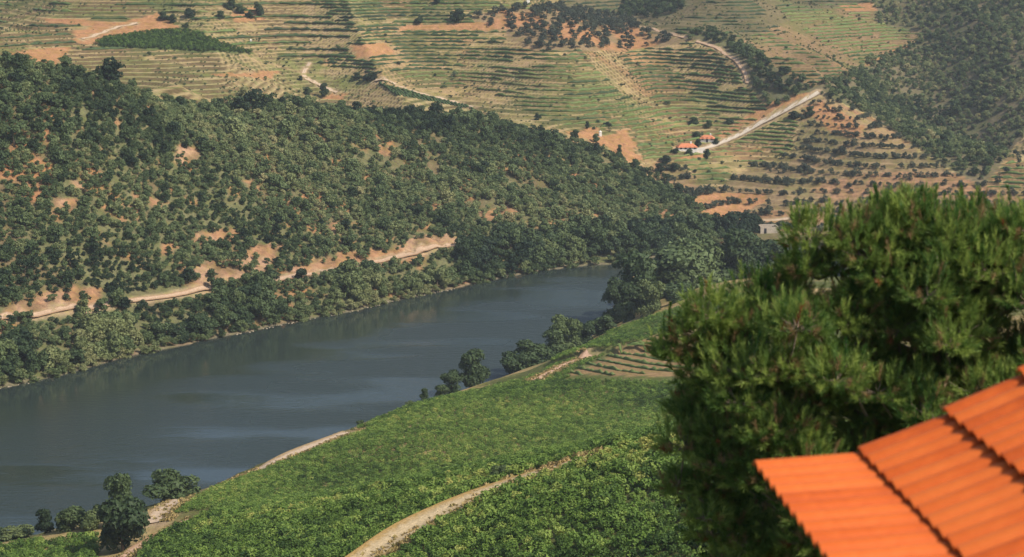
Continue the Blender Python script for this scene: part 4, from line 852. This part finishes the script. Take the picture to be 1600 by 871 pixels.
vv, ff = box(.14, .2, -LEN + .1, -.06, R1[2] - .14, R1[2] - .05); link('fascia', mesh('fascia', vv, ff, flat('fascia_wood', (.2, .1, .06))), house)
vv, ff = box(.40, .46, -3.4, -2.4, 103.4, 105); link('window', mesh('window', vv, ff, M_DARK), house)

# ------------------------------------------------------------------ foreground pine
DP = 26.0
def pine():
    g = np.random.default_rng(77); C = P(1440, 640, DP); sc = F / DP; RX, RZ, RY = 410 / sc, 335 / sc, 2.7
    base = np.array([C[0] + .3, DP, float(height(C[0] + .3, DP)) - .3]); root = empty('pine_tree', base); tag(root, 'leafy green pine tree with upright shoots behind the orange roof', 'tree')
    C = C - base; C2 = P(1232, 690, DP - .6) - base; C3 = P(1550, 540, DP - .8) - base; C4 = P(1395, 425, DP - .3) - base; C5 = P(1108, 560, DP - .4) - base; C6 = P(1560, 590, DP - .5) - base; C7 = P(1480, 372, DP - .4) - base; C8 = P(1440, 525, DP - .5) - base; C9 = P(1340, 632, DP - .7) - base; BV, BF = [], []
    def add(pts, rad, k=5):
        v_, f_ = tube(pts, rad, k); n0 = len(BV); BV.extend(v_); BF.extend([tuple(i + n0 for i in q) for q in f_])
    top = C + np.array([0, 0, RZ * .7])
    trunk = [np.array([0, 0, 0.]), C * .35 + (.1, 0, 0), C * .7, C * 1.0, (C + top) / 2 + (.15, .1, 0), top]
    tv, tf = tube(trunk, [.2, .17, .14, .1, .06, .03], 9); link('trunk', mesh('trunk', tv, tf, flat('pine_bark', (.15, .1, .07), .95, .5, 9, .1, .03)), root)
    nodes = []
    EL = [(C2, np.array([186 / sc, 1.5, 250 / sc]), 60), (C3, np.array([170 / sc, 1.3, 225 / sc]), 44), (C4, np.array([185 / sc, 1.1, 95 / sc]), 22), (C5, np.array([66 / sc, .7, 120 / sc]), 17), (C6, np.array([130 / sc, .8, 90 / sc]), 26), (C7, np.array([95 / sc, .8, 62 / sc]), 14), (C8, np.array([150 / sc, .8, 105 / sc]), 34), (C9, np.array([120 / sc, .7, 70 / sc]), 24), (C, np.array([RX, RY, RZ]), 125)]
    cl = []
    for EC, ER, k in EL:                                       # rounded clumps of shoots over the crown
        for q in range(k):
            d = g.normal(size=3)
            if d[1] > .35: d[1] *= -1
            d /= (abs(d) ** 2.5).sum() ** .4; cl.append((EC + d * ER * g.uniform(.55, .94) ** .7, g.uniform(.2, .42), d))
    for c, r, d in cl[::5]:
        f = np.clip((c[2] - .45 * C[2]) / (top[2] - .45 * C[2]) - .2, .05, .95); s0 = C * .5 + (top - C * .5) * f
        pts = [s0 + (c - s0) * t + np.array([0, 0, -.3 * math.sin(t * 3.1)]) + g.normal(0, .05, 3) * (0 < t < 1) for t in np.linspace(0, 1, 8)]
        add(pts, np.linspace(.055, .014, 8)); nodes += pts[2:]
    nodes = np.array(nodes); sub = []; NV, NC = [], []
    for c, r, d in cl:
        q = nodes[np.argmin(((nodes - c) ** 2).sum(1))]; pts = [q + (c - q) * t + np.array([0, 0, -.12 * math.sin(t * 3.1)]) for t in np.linspace(0, 1, 5)]
        add(pts, np.linspace(.02, .008, 5), 4); sub.append(c); hue = g.random()
        dead = False; r = r if not dead else r
        for i in range(int(300 * r)):
            a0 = g.normal(size=3); a0 /= np.linalg.norm(a0); a0[2] = a0[2] if a0[2] > -.3 else a0[2] * .4
            rr = g.uniform(.35, 1.0) ** .6; e = c + a0 * r * rr * np.array([1.15, 1.0, .8])
            if i % 6 == 0: add([c + (e - c) * .2, c + (e - c) * .7 + (0, 0, -.02), e], [.008, .006, .004], 3)
            tall = a0[2] > .35 and d[2] > -.1 and g.random() < .55
            ax = a0 * (.3 if tall else .8) + np.array([0, 0, 1.1 if tall else .5]) + g.normal(0, .25, 3); ax /= np.linalg.norm(ax)
            L_ = g.uniform(.2, .34) if tall else g.uniform(.08, .18); k = 52 if tall else 40; t = g.random(k); a = np.cross(ax, (1, 0, 0.1)); a /= np.linalg.norm(a); b_ = np.cross(ax, a); ph = g.random(k) * 6.283
            rad = np.cos(ph)[:, None] * a + np.sin(ph)[:, None] * b_; spread = np.where(t > .75, .4, .6 if tall else .95)[:, None]
            p0 = e + ax * (t * L_)[:, None]; dr = ax * .9 + rad * spread; dr /= np.linalg.norm(dr, axis=1)[:, None]; nl = g.uniform(.07, .12, k)[:, None]
            side = np.cross(dr, g.normal(size=(k, 3))); side /= np.linalg.norm(side, axis=1)[:, None]; w = .005
            NV.append(np.stack([p0 - side * w, p0 + side * w, p0 + dr * nl], 1).reshape(-1, 3))
            tt = np.clip(g.random() ** 1.5 * .65 + hue * .25, 0, 1); cc = np.array((.06, .155, .032)) * (1 - tt) + np.array((.46, .54, .13)) * tt
            if g.random() < .09: cc = np.array((.34, .23, .11))
            if g.random() < .008: cc = np.array((.34, .12, .05))
            NC.append(np.tile(np.r_[cc, 1], (k * 3, 1)))
    up_ = [q for q in cl if q[2][2] > .15 and q[0][2] > C[2]]
    for i in range(230):                                        # upright candles on the upper crown
        c, r, d = up_[g.integers(len(up_))]; e = c + np.array([g.normal(0, r * .6), g.normal(0, r * .4), r * g.uniform(.35, .75)]); ax = np.array([g.normal(0, .16), g.normal(0, .16), 1.0]); ax /= np.linalg.norm(ax); L_ = g.uniform(.2, .4); k = 150; t = g.random(k); ph = g.random(k) * 6.283
        a = np.cross(ax, (1, 0, .1)); a /= np.linalg.norm(a); b_ = np.cross(ax, a); rad = np.cos(ph)[:, None] * a + np.sin(ph)[:, None] * b_; p0 = e + ax * (t * L_)[:, None]; dr = ax + rad * .55; dr /= np.linalg.norm(dr, axis=1)[:, None]
        nl = g.uniform(.055, .085, k)[:, None]; side = np.cross(dr, g.normal(size=(k, 3))); side /= np.linalg.norm(side, axis=1)[:, None]; NV.append(np.stack([p0 - side * .005, p0 + side * .005, p0 + dr * nl], 1).reshape(-1, 3))
        add([c, e, e + ax * L_], [.009, .008, .004], 4); tt = g.random() * .4; NC.append(np.tile(np.r_[np.array((.045, .13, .03)) * (1 - tt) + np.array((.3, .42, .09)) * tt, 1], (k * 3, 1)))
    sub = np.array(sub)
    nv = np.concatenate(NV); m_, N, L, b = mat('pine_needles', .5, .3); at = N.new('ShaderNodeAttribute'); at.attribute_name = 'hue'; L.new(at.outputs['Color'], b.inputs['Base Color'])
    t = N.new('ShaderNodeBsdfTranslucent'); L.new(at.outputs['Color'], t.inputs[0]); mx = N.new('ShaderNodeMixShader'); mx.inputs[0].default_value = .45; L.new(b.outputs[0], mx.inputs[1]); L.new(t.outputs[0], mx.inputs[2]); L.new(mx.outputs[0], N['Material Output'].inputs[0])
    me = mesh('crown', nv, np.arange(len(nv)).reshape(-1, 3), m_); ca = me.attributes.new('hue', 'FLOAT_COLOR', 'POINT'); ca.data.foreach_set('color', np.concatenate(NC).astype(np.float32).ravel()); link('crown', me, root)
    link('branches', mesh('branches', np.array(BV), np.array(BF), flat('twig_bark', (.26, .2, .15), .95, .4, 9)), root)
    # cones
    cv, cf = tube([(0, 0, 0), (0, 0, .02), (0, 0, .055), (0, 0, .075)], [.012, .03, .026, .004], 7); cm = mesh('cone', cv, cf, flat('cone_scales', (.28, .14, .07), .9, .4, 60, .1, .01))
    for i in range(26):
        q = sub[g.integers(len(sub))]; c = link('cone', cm, root, q + g.normal(0, .03, 3)); c.rotation_euler = (g.uniform(1.5, 3.5), 0, g.random() * 6)
pine()
def evergreen():
    D_ = 28.5; C = P(1200, 800, D_); sc = F / D_; x, y = C[0], D_; zb = float(height(x, y)); root = empty('evergreen_tree', (x, y, zb - .2)); tag(root, 'dense small leaved dark evergreen tree below the left side of the pine', 'tree')
    C = C - np.array([x, y, zb - .2]); g = np.random.default_rng(5); lob = []
    for i in range(60):
        d = g.normal(size=3); d /= np.linalg.norm(d); q = g.random() ** .4; lob.append((*(C + d * q * np.array([135 / sc, 1.3, 190 / sc])), g.uniform(.25, .45)))
    lob.append((C[0], C[1], C[2], 1.0)); lob.append((C[0] + .1, C[1], C[2] - 1.3, 1.1))
    cv, cf = crown(lob, 42000, .055, 6); c = link('crown', mesh('crown', cv, cf, leafmat('evergreen_leaves', [(.014, .034, .016), (.03, .065, .022), (.055, .095, .03), (.1, .14, .04)], .25, 2.5)), root); c['tint'] = .25
    tv, tf = tube([(0, 0, 0), (.05, 0, C[2] * .5), (0, .05, C[2]), (0, 0, C[2] + .6)], [.16, .13, .08, .03], 8); n0 = 0
    for l in lob[:14]:
        v0, f0 = tube([(0, 0, C[2] * g.uniform(.5, 1)), (np.array(l[:3]) + C) / 2, l[:3]], [.04, .025, .01], 5); tf += [tuple(i + len(tv) for i in q) for q in f0]; tv += v0
    link('trunk', mesh('trunk', tv, tf, M_BARK), root)
evergreen()

# ------------------------------------------------------------------ air
if HAZE:
    vv, ff = box(-1050, 1050, -260, 1750, -30, 420)
    m = bpy.data.materials.new('hazy_air'); m.use_nodes = True; N = m.node_tree.nodes; N.remove(N['Principled BSDF']); pv = N.new('ShaderNodeVolumePrincipled')
    pv.inputs['Color'].default_value = (.82, .9, 1, 1); pv.inputs['Density'].default_value = HAZE; pv.inputs['Anisotropy'].default_value = .2; m.node_tree.links.new(pv.outputs[0], N['Material Output'].inputs['Volume'])
    tag(link('haze', mesh('haze', vv, ff, m)), 'thin summer haze over the valley', kind='stuff')
print('COUNTS', ct, len(rows), len(kp))
